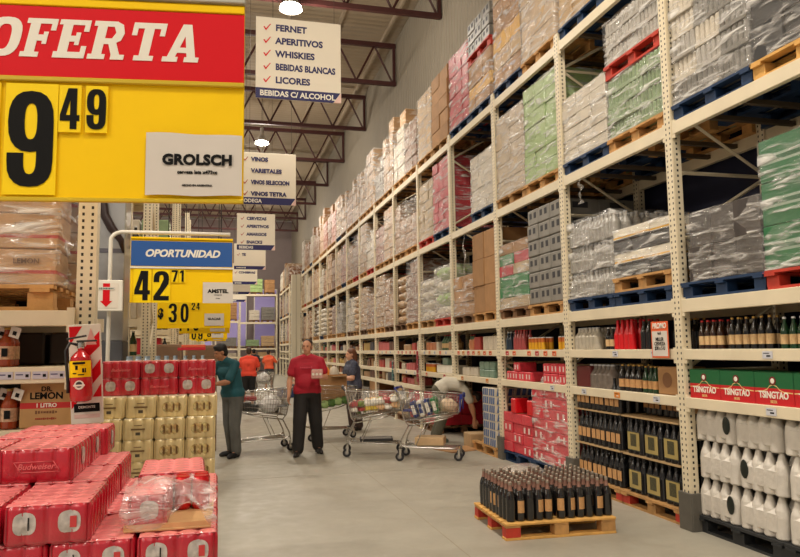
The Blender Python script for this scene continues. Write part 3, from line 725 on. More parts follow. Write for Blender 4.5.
def shelves():
    z1, z2 = LV[0]-.0, LV[1]-.0
    z1 -= .005-.0; z2 -= .005
    # bay -1 : beer bottles over the red and green cartons
    bt1 = bottle(.25, .033, mglass, mcapr, mlab); bt2 = bottle(.26, .034, mglassd, mcapg, mlab); bt3 = bottle(.24, .034, mglassg, mcapw, mlab)
    rowput(bt1, 'beer_bottle', -1, 1.62, 2.0, .1, 2, z2, .078, 'brown beer bottle with red cap and tan label above the red and green cartons', 'bottle', 'brown red-capped beer bottles in the front bay')
    rowput(bt2, 'beer_bottle', -1, 1.1, 1.6, .12, 2, z2, .08, 'dark beer bottle with gold cap and cream label above the red and green cartons', 'bottle', 'dark gold-capped beer bottles in the front bay')
    rowput(bt3, 'beer_bottle', -1, .1, 1.05, .12, 2, z2, .085, 'dark green bottle with white cap at the cut-off end of the bottle shelf', 'bottle', 'green white-capped bottles in the front bay')
    # bay -1 : green and red lager cartons
    mt = banded('lager_carton', lin(196, 22, 32), [(.52, 1.1, lin(20, 96, 52))], .45, .06)
    b = MB(); b.box((.15, 0, .125), (.3, .38, .25), mt, .006); cm = b.mesh('lager_carton')
    arch = MB(); pts = [(-.185, .115), (-.1, .12), (-.06, .135), (-.035, .16), (0, .17), (.035, .16), (.06, .135), (.1, .12), (.185, .115)]
    arch.prism([(p[0], p[1]) for p in pts]+[(p[0], p[1]-.008) for p in reversed(pts)], .002, mat('label_gold', lin(226, 196, 130), .5))
    am = arch.mesh('arch_line')
    em = MB(); em.lathe([(0.001, 0), (.032, 0), (.032, .003), (.001, .003)], mat('emblem_red', lin(120, 20, 24), .5), 18); em.lathe([(.001, .0032), (.02, .0032), (.001, .006)], mwhite, 12)
    em.box((0, -.004, .004), (.012, .026, .003), mwhite)
    emm = em.mesh('emblem')
    tx = None
    for i in range(5):
        yy = Y0-.27-(4-i)*.385
        o = link('lager_carton', cm, None, (XF+.03, yy, z1+.001)); tag(o, ['cut-off', 'fourth', 'third', 'second', 'first'][i+0 if i < 5 else 4]+' red and green lager carton from the perforated post', 'carton', 'red and green lager cartons on the shelf')
        if tx is None:
            tx = text('TSINGTAO', .07, mwhite, o, (-.001, 0, .078), (pi/2, 0, -pi/2), .03, 0, .84); tx2 = text('BEER', .03, mat('label_gold', lin(226, 196, 130), .5), o, (-.001, 0, .03), (pi/2, 0, -pi/2))
        else:
            for t in (tx, tx2):
                c = t.copy(); COL.objects.link(c); c.parent = o
        link('arch_line', am, o, (-.0005, 0, -.01), rot=(0, 0, -pi/2)); link('emblem', emm, o, (-.001, 0, .185), rot=(pi/2, 0, -pi/2))
    # bay 0 upper shelf: grey bottle packs, red cola bottles, beer crates
    gp = CMf = carton_mesh(.3, .22, .26, mat('pale_bottle_pack', lin(176, 168, 152), .3, 0, .2, 20), 'bottles')
    rowput(gp, 'bottle_pack', 0, 1.42, 1.88, .04, 1, z2, .23, 'pack of clear pale bottles on the shelf left of the red cola bottles', 'bottle pack', 'pale bottle packs', rz=0)
    rowput(bottle(.24, .036, mglassd, mcapw, mlab), 'bottle', 0, 1.2, 1.4, .1, 2, z2, .08, 'dark bottle with white label between the pale packs and the red bottles', 'bottle', 'dark white-labelled bottles', skip=0)
    cb = bottle(.31, .045, mcola, mcola, mcola, 12, .42)
    rowput(cb, 'cola_bottle', 0, .82, 1.18, .1, 2, z2, .09, 'tall red-wrapped cola bottle on the upper shelf left of the promo sign', 'bottle', 'red cola bottles')
    rowput(bottle(.3, .04, mglassd, mcapr), 'bottle', 0, .56, .8, .12, 2, z2, .09, 'dark bottle with red cap beside the tall red-wrapped cola bottles', 'bottle', 'dark red-capped bottles')
    rowput(bottle(.29, .04, mglassd, mcapg), 'bottle', 0, .1, .5, .3, 2, z2, .1, 'dark gold-capped bottle partly behind the promo sign', 'bottle', 'bottles behind the promo sign')
    # promo sign hung on the shelf beam by the near post
    pr = empty('promo_sign', (XF-.02, Y0+.24, 1.5)); pr.scale = (1, .88, .88); tag(pr, 'small orange and white promotion sign hung on the shelf beside the perforated post', 'sign')
    a = MB(); a.box((0, 0, .17), (.008, .27, .36), mpaper); link('panel', a.mesh('panel'), pr)
    a = MB(); a.box((-.005, 0, .17), (.004, .29, .38), mat('sign_orange', lin(226, 92, 36), .5)); a.box((-.0072, 0, .128), (.002, .262, .262), mpaper); link('orange_border', a.mesh('b'), pr)
    text('PROMO', .078, mwhite, pr, (-.009, 0, .312), (pi/2, 0, -pi/2), .03, .15, .86)
    text('6x5', .04, mink, pr, (-.009, 0, .235), (pi/2, 0, -pi/2), .02)
    text('MILLER\nCERVEZA\n$30 x 5 U', .052, mink, pr, (-.009, 0, .125), (pi/2, 0, -pi/2), .02, 0, .84)
    # bay 0 lower shelf
    rowput(blockmesh(.34, .3, .24, mat('dark_red_pack', lin(90, 24, 26), .4)), 'carton', 0, 1.65, 1.95, .22, 1, z1, .3, 'dark red pack at the far end of the lower shelf under the pale bottle packs', 'pack', 'dark red shelf packs', rz=0)
    rowput(carton_mesh(.32, .26, .27, mat('smoky_bottle_pack', lin(110, 100, 92), .25, 0, .25, 20), 'bottles'), 'bottle_pack', 0, 1.12, 1.64, .04, 1, z1, .26, 'smoky clear bottle pack on the lower shelf beneath the pale bottle packs', 'bottle pack', 'smoky bottle packs', rz=0)
    rowput(bottle(.27, .045, mglassd, mcapg, mlabo), 'bottle', 0, .72, 1.12, .1, 2, z1, .1, 'dark squat bottle with tan label left of the brown picture cartons', 'bottle', 'dark squat bottles')
    rowput(bottle(.26, .036, mglassg, mcapg, mlabo), 'bottle', 0, .46, .72, .1, 2, z1, .085, 'green glass bottle against the brown picture cartons', 'bottle', 'green bottles beside the cartons')
    c = link('carton', blockmesh(.32, .3, .26, mcar), None, (XF+.22, Y0+.28, z1+.001)); tag(c, 'brown picture carton on the lower shelf below the promo sign', 'carton')
    a = MB(); a.lathe([(.001, 0), (.07, 0), (.07, .002), (.001, .002)], mat('carton_print', lin(120, 80, 46), .7), 16); link('printed_emblem', a.mesh('e'), c, (-.161, 0, .14), rot=(0, -pi/2, 0))
    # bay 1
    mrp = mat('pink_red_pack', lin(206, 60, 72), .35, 0, .15, 25); mwn = mat('white_window', lin(226, 206, 200), .4)
    def rp(w, d, h):
        b = MB(); b.box((0, 0, h/2), (w, d, h), mrp, .01)
        b.box((-w/2-.0005, -d*.22, h*.5), (.002, .03, h*.5), mwn); b.box((-w/2-.0005, d*.22, h*.5), (.002, .03, h*.5), mwn); return b.mesh('can_pack')
    rpk = rp(.26, .2, .125)
    for lay in (0, 1):
        rowput(rpk, 'can_pack', 1, .12, .93, .17, 1, z1+lay*.127, .205, ['pink-red can pack, bottom layer near the perforated post on the lower shelf', 'pink-red can pack, top layer near the perforated post on the lower shelf'][lay], 'can pack', ['shelf can packs, bottom layer', 'shelf can packs, top layer'][lay], rz=0)
    rowput(rpk, 'can_pack', 1, 1.1, 1.95, .17, 1, z1, .205, 'pink-red can pack in the low far group on the lower shelf', 'can pack', 'far shelf can packs', rz=0)
    rowput(rpk, 'can_pack', 1, 1.45, 1.85, .17, 1, z1+.127, .205, 'pink-red can pack resting on the low far group of packs', 'can pack', 'far upper shelf can packs', rz=0)
    can = MB(); can.lathe([(.03, 0, mcapg), (.033, .01, mat('can_yellow', lin(226, 170, 40), .3, .2)), (.033, .1, mat('can_orange', lin(206, 110, 50), .3, .2)), (.033, .155, mcapw), (.027, .168, mcapw)], mcapg, 12); canm = can.mesh('drink_can')
    for a_, b_ in ((.08, .45), (.75, 1.3)):
        rowput(canm, 'drink_can', 1, a_, b_, .1, 2, z2, .1, 'yellow and orange tall drink can on the tagged shelf', 'can', 'yellow drink cans')
    rowput(bottle(.28, .04, mat('rose_bottle', lin(160, 70, 70), .2, coat=.4), mcapr, None), 'bottle', 1, 1.35, 1.75, .1, 2, z2, .09, 'rosy red bottle behind the orange tags, far side of the yellow cans', 'bottle', 'rosy bottles')
    rowput(bottle(.26, .04, mat('blue_dark_bottle', lin(34, 50, 66), .2, coat=.4), mcapw, None), 'bottle', 1, 1.8, 1.98, .1, 2, z2, .09, 'dark blue bottle beside the rosy red bottles', 'bottle', 'dark blue bottles')
    # bay 2, 3
    mgb = mat('green_grey_pack', lin(120, 146, 128), .35, 0, .15, 20)
    gb = blockmesh(.24, .2, .12, mgb)
    for lay in (0, 1): rowput(gb, 'pack', 2, .3, .95, .17, 1, z1+lay*.122, .215, 'grey-green shrink pack, %s layer on the shelf over the bent man' % ('bottom', 'top')[lay], 'pack', 'grey-green packs %s' % ('bottom', 'top')[lay], rz=0)
    rowput(blockmesh(.2, .16, .14, mwcase), 'pack', 2, 1.05, 1.9, .17, 1, z1, .19, 'off-white pack on the shelf over the bent man', 'pack', 'off-white packs', rz=0, skip=.2)
    wb_ = blockmesh(.26, .26, .15, mwhite)
    rowput(wb_, 'white_box', 3, .1, 1.2, .2, 1, z1, .27, 'plain white box on the shelf beyond the bent man', 'box', 'white boxes bottom', rz=0)
    rowput(blockmesh(.2, .3, .13, mgb), 'pack', 3, .6, 1.2, .2, 1, z1+.152, .31, 'grey-green pack lying on the plain white boxes', 'pack', 'packs on white boxes', rz=0)
    rowput(canm, 'drink_can', 3, 1.3, 1.95, .1, 2, z1, .1, 'tall yellow can near the plain white boxes', 'can', 'cans near white boxes')
    rnd = random.Random(5)
    pal_ = [(lin(160, 54, 46), 'red'), (lin(170, 104, 64), 'orange'), (lin(160, 124, 86), 'tan'), (lin(70, 96, 66), 'green'), (lin(196, 184, 164), 'white'), (lin(178, 84, 84), 'pink'), (lin(170, 140, 74), 'yellow'), (lin(96, 62, 44), 'brown'), (lin(52, 54, 64), 'dark')]
    CMP = {}
    for n, z, lvl in [(2, z2, 'tagged'), (3, z2, 'tagged')]+[(n, z, l) for n in range(4, 11) for z, l in ((.835, 'lowest'), (z1, 'middle'), (z2, 'upper'))]:
        y = .12
        while y < 1.9:
            c, cn = rnd.choice(pal_); w = rnd.choice([.12, .16, .22, .28]); h = rnd.uniform(.12, .24); cnt = rnd.choice([1, 2, 3]) if n < 7 else 1
            if n >= 7: w = rnd.uniform(.3, .5)
            m = mat('pack_'+cn, c, .4, 0, .15, 20, rnd=.12); key = (cn, w if n < 7 else round(w, 1), round(h, 2)); kind = rnd.random()
            if key not in CMP:
                if kind < .4 and w < .2: CMP[key] = (bottle(h+.05, w/2.2, m, mcapw if cn == 'red' else mcapr, mlab), 'bottle')
                else: CMP[key] = (blockmesh(.24, w*.96, h, m), 'pack')
            me, nm = CMP[key]
            if y+w*cnt > 1.98: break
            for i in range(cnt):
                o = link(nm, me, None, (XF+.18, Y0+n*BW+y+(i+.5)*w, z+.001)); tag(o, '%s %s on the %s goods shelf of the %s rack bay' % (cn, nm, lvl, ORD[n+2]), nm, '%s %ss, %s shelf, %s bay' % (cn, nm, lvl, ORD[n+2]))
            y += w*cnt+rnd.choice([.01, .01, .12])
    # floor level -------------------------------------------------
    # front bay: white bottle packs with dark handle holes, three layers on black pallets
    mw = mat('white_film_bottle', lin(206, 200, 190), .3, 0, .08, 12, .25, 30)
    b = MB()
    def wpack():
        b = MB()
        for i in range(2):
            for j in range(4): b.lathe([(.05, 0), (.058, .01), (.058, .16), (.052, .21), (.03, .27), (.022, .3), (.018, .315)], mw, 10, (.06+i*.115, .062+j*.118, 0))
        # film pulled over shoulders
        n = 7
        b.box((.118, .24, .115), (.222, .462, .21), mw, .04)
        return b
    wp = wpack().mesh('film'); hole = MB(); mh = mat('hole_shadow_film', lin(34, 40, 34), .35)
    hole.ell((0, 0, 0), (.045, .006, .075), mh, 14); hm = hole.mesh('handle_hole')
    for q, yb in enumerate((Y0-1.03, Y0-2.02)):
        pallet('black', XF+.04, yb, 0, ['black pallet under the white bottle packs, nearer the perforated post', 'black pallet under the white bottle packs, cut off by the frame'][q], 'black pallets of white bottle packs')
        for lay in range(3):
            for j in range(2):
                for i in range(4):
                    if i > 0 and lay < 2 and j > 0: continue
                    dy = (.1 if lay == 1 else 0)
                    o = link('bottle_pack', wp, None, (XF+.06+i*.245, yb+.01+(1-j)*.485+(-.025 if lay == 1 else 0), .146+lay*.318)); tag(o, ['white film-wrapped bottle pack on the floor pallet, %s layer, perforated post side', 'white film-wrapped bottle pack on the cut-off pallet, %s layer'][q] % ['bottom', 'middle', 'top'][lay], 'bottle pack', 'white bottle packs %s layer %s' % (['bottom', 'middle', 'top'][lay], ['post side', 'frame side'][q]))
                    if (i == 0): link('handle_hole', hm, o, (.118, .003, .17))
                    if i == 0 and (lay+j) % 2 == 0:
                        link('handle_hole', hm, o, (.004, .4 if j else .07, .15), rz=pi/2)
    # second bay: dark bottles in packs with photo labels, three layers
    mdk = mat('dark_film_bottle', lin(30, 30, 32), .18, 0, .2, 12, coat=.3)
    mfoto = banded('photo_label', lin(40, 42, 30), [(.05, .95, lin(170, 150, 90))], .4, .35)
    def dpack(lbl):
        b = MB()
        for i in range(2):
            for j in range(3): b.lathe([(.04, 0), (.045, .01), (.045, .2), (.03, .26), (.016, .3), (.015, .34), (.017, .345), (.016, .36)], mdk, 10, (.048+i*.092, .048+j*.094, 0))
        return b
    dp = dpack(0).mesh('bottles')
    tall = MB(); tall.box((0, 0, 0), (.002, .075, .1), mlabo); tl = tall.mesh('label')
    ft = MB(); ft.box((0, 0, 0), (.003, .2, .19), mfoto, 0); ft.box((-.002, 0, .01), (.002, .1, .12), mat('photo_dark', lin(70, 66, 40), .5, 0, .6, 60)); ftm = ft.mesh('photo_label')
    lk = MB(); lk.box((0, 0, 0), (.48, .92, .012), mat('layer_board', lin(176, 146, 104), .7)); lbm = lk.mesh('layer_board')
    for q, yb in enumerate((Y0+.08, Y0+1.06)):
        pallet('woodred', XF+.0, yb, 0, ['red-blocked wooden pallet under the dark photo-label bottles', 'red-blocked wooden pallet under the plain dark bottle packs'][q], 'wooden pallets of dark bottle packs')
        for lay in range(3):
            z = .146+lay*.376
            if lay:
                o = link('layer_board', lbm, None, (XF+.26, yb+.48, z-.008)); tag(o, 'thin tan board between the %s layers of %s' % (['', 'lower', 'upper'][lay], ['photo-label dark bottles', 'plain dark bottle packs'][q]), 'board')
            for j in range(3):
                for i in range(2):
                    if lay == 2 and q == 0 and j == 2 and i == 0: pass
                    o = link('bottle_pack', dp, None, (XF+.04+i*.2+(.22 if lay == 2 and q == 0 else 0), yb+.03+j*.3, z)); tag(o, ['dark bottle pack with photo label on the red-blocked pallet, %s layer, near post half', 'dark bottle pack with small tan labels on the red-blocked pallet, %s layer, far half'][q] % ['bottom', 'middle', 'top'][lay], 'bottle pack', 'dark bottle packs %s layer %s' % (['bottom', 'middle', 'top'][lay], ['near', 'far'][q]))
                    if i == 0:
                        if q == 0 and lay < 2: link('photo_label', ftm, o, (.0, .14, .13))
                        else:
                            for jj in range(3): link('label', tl, o, (.0025, .048+jj*.094, .12))
    # third bay: red can packs under film on blue pallets, and a lower group
    for q, (yb, nz, xo) in enumerate(((Y0+BW+.08, 7, 0), (Y0+BW+1.06, 4, .0))):
        pallet('blue', XF+.0, yb, 0, ['blue floor pallet under the tall film-wrapped red can stack', 'blue floor pallet under the low red can stack'][q], 'blue floor pallets')
        r = load(XF+.02, yb+.01, .146, .8, .94, 2, 3, nz, .135, mrp, ['tall floor stack of red can packs under torn clear film', 'low floor stack of red can packs'][q], 'red can stacks on the floor', wrap=mwrap if q == 0 else None, seed=4+q, cname='can_pack')
        for k in range(nz):
            for j in range(3):
                for s_ in (-.07, .07):
                    if (k+j) % 2: continue
                    w = MB() if 0 else None
                    link('film_window', WIN, r, (-.004, .16+j*.313+s_, .067+k*.135))
    c = link('torn_film', crumple(.5, .5, .22, mwrapm, 8, .05, .5), None, (XF+.1, Y0+BW+.3, .146+7*.135+.02)); tag(c, 'ball of torn clear film on top of the tall red can stack', 'film')
    for i, (x, y, z) in enumerate(((.1, 1.62, .69), (.12, 1.14, .69))):
        o = link('can_pack', blockmesh(.2, .16, .2, mcola), None, (XF+x, Y0+BW+y, z)); tag(o, ['bright red can carton standing on the low red stack, far end', 'bright red can carton standing on the low red stack, near end'][i], 'carton')
    # dark cans behind
    for j in range(4):
        for k in range(7):
            o = link('dark_pack', blockmesh(.24, .22, .12, mat('teal_dark_pack', lin(36, 52, 62), .35, 0, .3, 20)), None, (XF+.98, Y0+BW+1.2+j*.23, .146+k*.122)) if k < 7 else None
            tag(o, 'dark teal can pack in the stack behind the low red can stack', 'can pack', 'dark teal can packs')
    pallet('dark', XF+.85, Y0+BW+1.06, 0, 'dark pallet half hidden behind the low red can stack') if 0 else None
    # fourth bay: blue and white carton packs
    mbw = mat('milk_blue_pack', lin(70, 100, 150), .4, 0, .1, 10)
    b = MB(); b.box((0, 0, .06), (.3, .24, .12), mwcase, .006)
    for s_ in range(3):
        b.prism([(-.1+s_*.075, .01), (-.05+s_*.075, .01), (-.03+s_*.075, .11), (-.08+s_*.075, .11)], .002, mbw, X=Matrix.Translation((-.1525, 0, 0)) @ Matrix.Rotation(-pi/2, 4, 'Z'))
        b.prism([(-.12+s_*.09, .01), (-.06+s_*.09, .01), (-.04+s_*.09, .11), (-.1+s_*.09, .11)], .002, mbw, X=Matrix.Translation((0, -.1225, 0)))
    bw = b.mesh('milk_pack')
    for yb, lab in ((Y0+2*BW+.06, 'wooden floor pallet under the blue and white milk packs'),):
        pallet('dark' if 'dark' in lab else 'wood', XF-.06, yb, 0, lab)
    for k in range(7):
        for j in range(2):
            for i in range(2):
                o = link('milk_pack', bw, None, (XF+.1+i*.31, Y0+2*BW+.2+j*.25, .146+k*.122)); tag(o, 'blue and white milk pack in the %s course of the stack by the bent man' % ORD[k], 'milk pack', 'milk packs course %d' % (k+1))
    # beyond: cartons on floor pallets
    rr = random.Random(11)
    for n in range(2, 11):
        for h in (0, 1):
            if (n, h) in ((2, 0), (2, 1), (3, 0)): continue
            x, y = XF+.02, Y0+n*BW+(.06, 1.04)[h]
            if n > 2: pallet('dark', x, y, 0, 'dark floor pallet in the %s half of the %s rack bay' % (('near', 'far')[h], ORD[n+2]), 'floor pallets on the right')
            mm = rr.choice([mcar, mcar2, mwcase, mredc, mgreyc])
            nz = rr.choice([1, 2, 3]); nx, ny = 2, rr.choice([2, 3])
            load(x+.02, y+.02, .146, .95, .9, nx, ny, nz, .2, mm, '%s cases low on the floor pallet, %s half of the %s rack bay' % (mm.name.replace('_', ' ').replace(' case', '').replace(' carton', ''), ('near', 'far')[h], ORD[n+2]), 'floor loads on the right', seed=n*3+h)
w_ = MB(); w_.box((0, 0, 0), (.004, .045, .075), mat('white_window', lin(226, 206, 200), .4), .001); WIN = w_.mesh('film_window')
shelves()

# ------------------------------------------------------------------ pallet of dark bottles in the aisle
def centre_pallet():
    A = Vector((2.33, 5.6, 0)); Bv = Vector((3.329, 5.55, 0)); ux = (Bv-A).normalized(); ang = math.atan2(ux.y, ux.x)
    # length along view 1.2, pallet aligned with the two seen floor corners
    root = empty('pallet', (A.x, A.y, 0), ang); tag(root, 'wooden pallet with red painted side blocks standing loose in the aisle', 'pallet')
    Lx, Ly = 1.0, .86
    def part(name, boxes, m):
        for c, d in boxes:
            b = MB(); b.box((0, 0, 0), d, m, .003); link(name, b.mesh(name), root, c)
    part('bottom_board', [((Lx/2, Ly*(.06+.44*j), .011), (Lx, .1, .022)) for j in range(3)], mwoodn)
    for i in range(3):
        for j in range(3):
            b = MB(); b.box((0, 0, 0), (.13, .1, .078), mredp if i == 0 else mwood, .003); link('block', b.mesh('block'), root, (Lx*(.07+.43*i), Ly*(.06+.44*j), .061))
    part('stringer_board', [((Lx*(.07+.43*i), Ly/2, .11), (.13, Ly, .018)) for i in range(3)], mwood)
    part('deck_board', [((Lx/2, Ly*(.05+.15*i), .129), (Lx, .095, .02)) for i in range(7)], mwoodn)
    # bottles
    prof = [(.036, 0), (.041, .008), (.041, .165), (.036, .19), (.02, .225), (.0135, .25), (.013, .275)]
    prof = [(r_, z_*1.12) for r_, z_ in prof]; b = MB(); b.lathe(prof, mglassd, 12); body = b.mesh('bottle')
    lb = MB(); n = 7
    vs = []
    for z in (.07, .17):
        for i in range(n+1):
            t = -pi/2+(i/n-.5)*1.5; vs.append((.0422*cos(t), .0422*sin(t), z))
    lb.add(vs, [(i, i+1, n+2+i, n+1+i) for i in range(n)], mlabo, True); lbm = lb.mesh('label')
    cp = MB(); cp.lathe([(.0135, .298), (.0155, .3), (.0155, .32), (.012, .325)], mat('cap_grey_tan', lin(160, 148, 134), .35, .5), 10)
    cpm = cp.mesh('cap'); nk = MB(); nk.lathe([(.0212, .25), (.015, .28), (.0145, .299)], mat('neck_foil', lin(150, 112, 98), .35, .4), 10); nkm = nk.mesh('neck_foil')
    r = random.Random(2); first = None; T = Matrix.Translation(A) @ Matrix.Rotation(ang, 4, 'Z')
    cnt = 0
    for bi, (x0, nx_, y0, ny_) in enumerate(((.04, 5, .03, 9), (.5, 6, .03, 9))):
        for i in range(nx_):
            for j in range(ny_):
                if r.random() < .03: continue
                if j > 6 and i > 3 and bi == 0: continue
                p = T @ Vector((x0+.043+i*.0855-.008+r.uniform(-.003, .003), y0+.05+j*.087+r.uniform(-.003, .003), .1395))
                rz = ang+r.uniform(-.5, .5)+(0 if r.random() < .6 else pi)
                if first is None:
                    first = link('cider_bottle', body, None, p, rz); link('label', lbm, first); link('cap', cpm, first); link('neck_foil', nkm, first); o = first
                else: o = dup(first, p, rz)
                tag(o, 'dark glass bottle with tan label among those standing on the loose aisle pallet', 'bottle', 'dark bottles on the aisle pallet'); cnt += 1
    # small tray of green and white goods on the bottles' far side
    p = T @ Vector((.5, 1.05, 0))
    o = link('carton', blockmesh(.34, .26, .2, mcar2), None, p, ang); tag(o, 'open pale carton on the floor just behind the bottle pallet', 'carton')
    for i in range(4):
        q = p+Vector((-.08+.05*i, -.03+.04*(i % 2), .2)); b = MB(); b.ell((0, 0, .03), (.035, .03, .03), [mgrn, mwhite, mpalegreen, mwhite][i], 10); g = link('small_item', b.mesh('item'), None, q); tag(g, ['dark green', 'white', 'pale green', 'second white'][i]+' small item lying on the pale carton behind the bottle pallet', 'item')
    # clear bag on the floor by the post
    f = link('plastic_bag', crumple(.42, .34, .12, mwrapm, 5, .05, .5), None, (3.55, 8.2, 0)); tag(f, 'crumpled clear plastic bag lying on the floor by the milk packs', 'plastic bag')
    o = link('cardboard_sheet', blockmesh(.36, .28, .012, mcar2), None, (3.75, 8.37, 0.0)); tag(o, 'flat tan cardboard sheet under the crumpled plastic bag', 'cardboard')
centre_pallet()

# ------------------------------------------------------------------ rows of racks on the left, seen end on
mylbeam = mrack
def side_rack(x1, y, w, label, levels, h=4.6, thick=.1, skew=0.):
    """rack whose front faces the camera; its right end post stands at x1"""
    root = empty('shelf_rack', (x1, y, 0)); tag(root, label, 'rack')
    up = MB(); up.box((0, .045, h/2), (thick, .09, h), mpostX); up.box((skew, 1.0, h/2), (thick, .09, h), mpostX); um = up.mesh('upright')
    br = MB(); z = .2; s = 0
    while z < h-.6:
        br.tube([(skew*.1, .09, z), (skew*.96, .96, z+.55)] if s % 2 == 0 else [(skew*.96, .96, z), (skew*.1, .09, z+.55)], .016, mrack, 4, smooth=False); z += .6; s += 1
    bm_ = br.mesh('brace')
    for x in (0, -w): u = link('upright', um, root, (x, 0, 0)); link('brace', bm_, u)
    for z, hh, deck in levels:
        b = MB(); b.box((-w/2, .02, z-hh/2), (w-thick, .05, hh), mrack, .004); b.box((-thick/2-.02, -.008, z-hh/2-.01), (.04, .02, hh+.05), mrack); link('beam', b.mesh('beam'), root)
        b = MB(); b.box((-w/2, 1.0, z-.05), (w-thick, .04, .09), mrack); link('rear_beam', b.mesh('rear_beam'), root)
        if deck: b = MB(); b.box((-w/2, .53, z-.012), (w-thick, .94, .014), mat('deck_board', lin(196, 178, 140), .7, 0, .1, 5)); link('shelf_deck', b.mesh('deck'), root)
    return root
def left_side():
    X1 = -.71; Y = 4.2
    rk = side_rack(X1, Y, 2.4, 'cream pallet rack end at the left with the fire extinguisher on its post', [(1.195, .075, 1), (1.53, .09, 1), (1.835, .085, 0)], skew=-.17)
    tg = MB(); tg.box((0, 0, 0), (.075, .003, .04), mat('tag_lilac', lin(196, 192, 204), .5)); tg.box((-.015, -.0018, .004), (.035, .001, .006), mat('tag_ink', lin(60, 60, 100), .6)); tg.box((.022, -.0018, -.002), (.016, .001, .016), mink); tm = tg.mesh('price_tag')
    for x in (-.13, -.215, -.3, -.385, -.5): link('price_tag', tm, rk, (x, -.008, 1.485))
    for x in (-.3, -.62): link('price_tag', tm, rk, (x, -.008, 1.158))
    # dark sheet added to stand for the shade at the rack's back
    b = MB(); b.box((X1-1.42, Y+1.1, 1.6), (2.3, .02, 2.6), mat('rack_shade_dark', (.02, .018, .018), .8)); tag(link('shade_sheet', b.mesh('s')), 'dark sheet added for the shade behind the left rack', 'sheet')
    # cocktail bottles with hang tags
    amb = mat('amber_cocktail', lin(150, 62, 30), .15, 0, .1, 20, coat=.4); b = MB(); b.lathe(bottle_prof(.215, .042, amb, mcapg, None, .3), amb, 14); bm_ = b.mesh('cocktail_bottle')
    lb = MB(); lb.lathe([(.0425, .04), (.0428, .042), (.0428, .11), (.0425, .112)], mat('label_ivory', lin(196, 160, 130), .6, 0, .4, 60), 14); lb.box((0, -.0435, .078), (.03, .002, .045), mink, 0); lbm = lb.mesh('label')
    ht = MB(); ht.box((0, -.034, .195), (.055, .003, .06), mpaper, 0, Matrix.Rotation(.3, 4, 'Y')); ht.box((0, -.037, .19), (.02, .002, .022), mink, 0, Matrix.Rotation(.3, 4, 'Y')); htm = ht.mesh('hang_tag')
    for z, xs, ln in ((1.53, (-.41, -.50, -.59, -.68, -.77), 'upper'), (1.195, (-.385, -.475, -.565, -.655, -.745), 'lower')):
        for i, x in enumerate(xs):
            for j in range(2):
                o = link('cocktail_bottle', bm_, None, (X1+x, Y+.1+.09*j+(.02 if i % 2 else 0), z+.001)); link('label', lbm, o)
                if j == 0: link('hang_tag', htm, o, rz=(i*.4) % .5-.2)
                tag(o, 'amber cocktail bottle with white hang tag on the %s shelf left of the extinguisher' % ln, 'bottle', 'amber bottles, %s shelf' % ln)
    # DR LEMON carton
    mb_ = banded('lemon_carton', lin(186, 144, 92), [(.42, .55, lin(190, 40, 40))], .7, .1)
    b = MB(); b.box((0, .15, .125), (.265, .3, .25), mb_, .005); c = link('carton', b.mesh('carton'), None, (X1-.195, Y+.07, 1.196)); tag(c, 'kraft carton with red stripe and black lettering on the lower left shelf', 'carton')
    text('DR.', .036, mink, c, (0, -.0008, .21), bold=.02); text('LEMON', .05, mink, c, (0, -.0008, .172), bold=.03); text('1 LITRO', .03, mwhite, c, (0, -.0008, .121), bold=.03)
    text('--------', .026, mat('print_brown', lin(120, 80, 50), .7), c, (0, -.0008, .085)); text('-----------', .018, mat('print_redbrown', lin(160, 60, 40), .7), c, (0, -.0008, .05))
    # dark goods deeper on the shelf
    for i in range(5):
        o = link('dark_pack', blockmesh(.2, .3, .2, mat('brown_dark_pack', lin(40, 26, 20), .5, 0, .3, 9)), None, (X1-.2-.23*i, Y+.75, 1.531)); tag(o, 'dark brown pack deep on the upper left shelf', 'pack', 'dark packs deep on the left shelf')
    # pallet load above
    pm = link('pallet', PAL['wood'], None, (X1-1.17, Y+1.06, 1.836), -pi/2); pm.location = (X1-1.17, Y+1.12, 1.836); tag(pm, 'worn wooden pallet under the red-banded cartons at the left', 'pallet')
    mk = banded('red_band_carton', lin(176, 138, 100), [(.84, .97, lin(170, 50, 50)), ], .7, .14)
    mk2 = banded('low_red_band_carton', lin(182, 144, 104), [(.3, .4, lin(176, 60, 54))], .7, .14)
    root = load(X1-1.12, Y+.06, 1.981, .96, .98, 3, 3, 4, .2, [mk2, mk2, mk, mk2], 'stack of kraft cartons with red printed bands in clear film above the extinguisher', cname='carton', seed=3, jit=.004, wrap=mwrap)
    root.location = (X1-1.12, Y+.06, 1.981)
    for o in list(root.children):
        if o.name.startswith('carton') and o.location.y < .1: pass
    for k, z in ((0, .1), (1, .3), (3, .7)):
        for i in range(3): text('LEMON', .04, mat('print_brown2', lin(110, 76, 50), .7), root, (.16+.32*i, -.003, z+.03), bold=.02)
    for i in range(3): text('---------', .032, mat('print_pale', lin(220, 180, 160), .7), root, (.16+.32*i, -.004, .4+.18), bold=.02)
    # fire extinguisher board on the post
    p = empty('extinguisher_board', (-.668, 4.12, 1.235), 0); p.rotation_euler = (radians(3), radians(-2.5), radians(-6)); tag(p, 'white board with red diagonal stripes hung on the left rack post', 'sign')
    b = MB(); b.box((0, 0, .255), (.165, .008, .53), mwhite, .002); link('panel', b.mesh('panel'), p); b = MB(); b.box((0, .05, .42), (.05, .1, .05), mdarkm); link('bracket', b.mesh('bracket'), p)
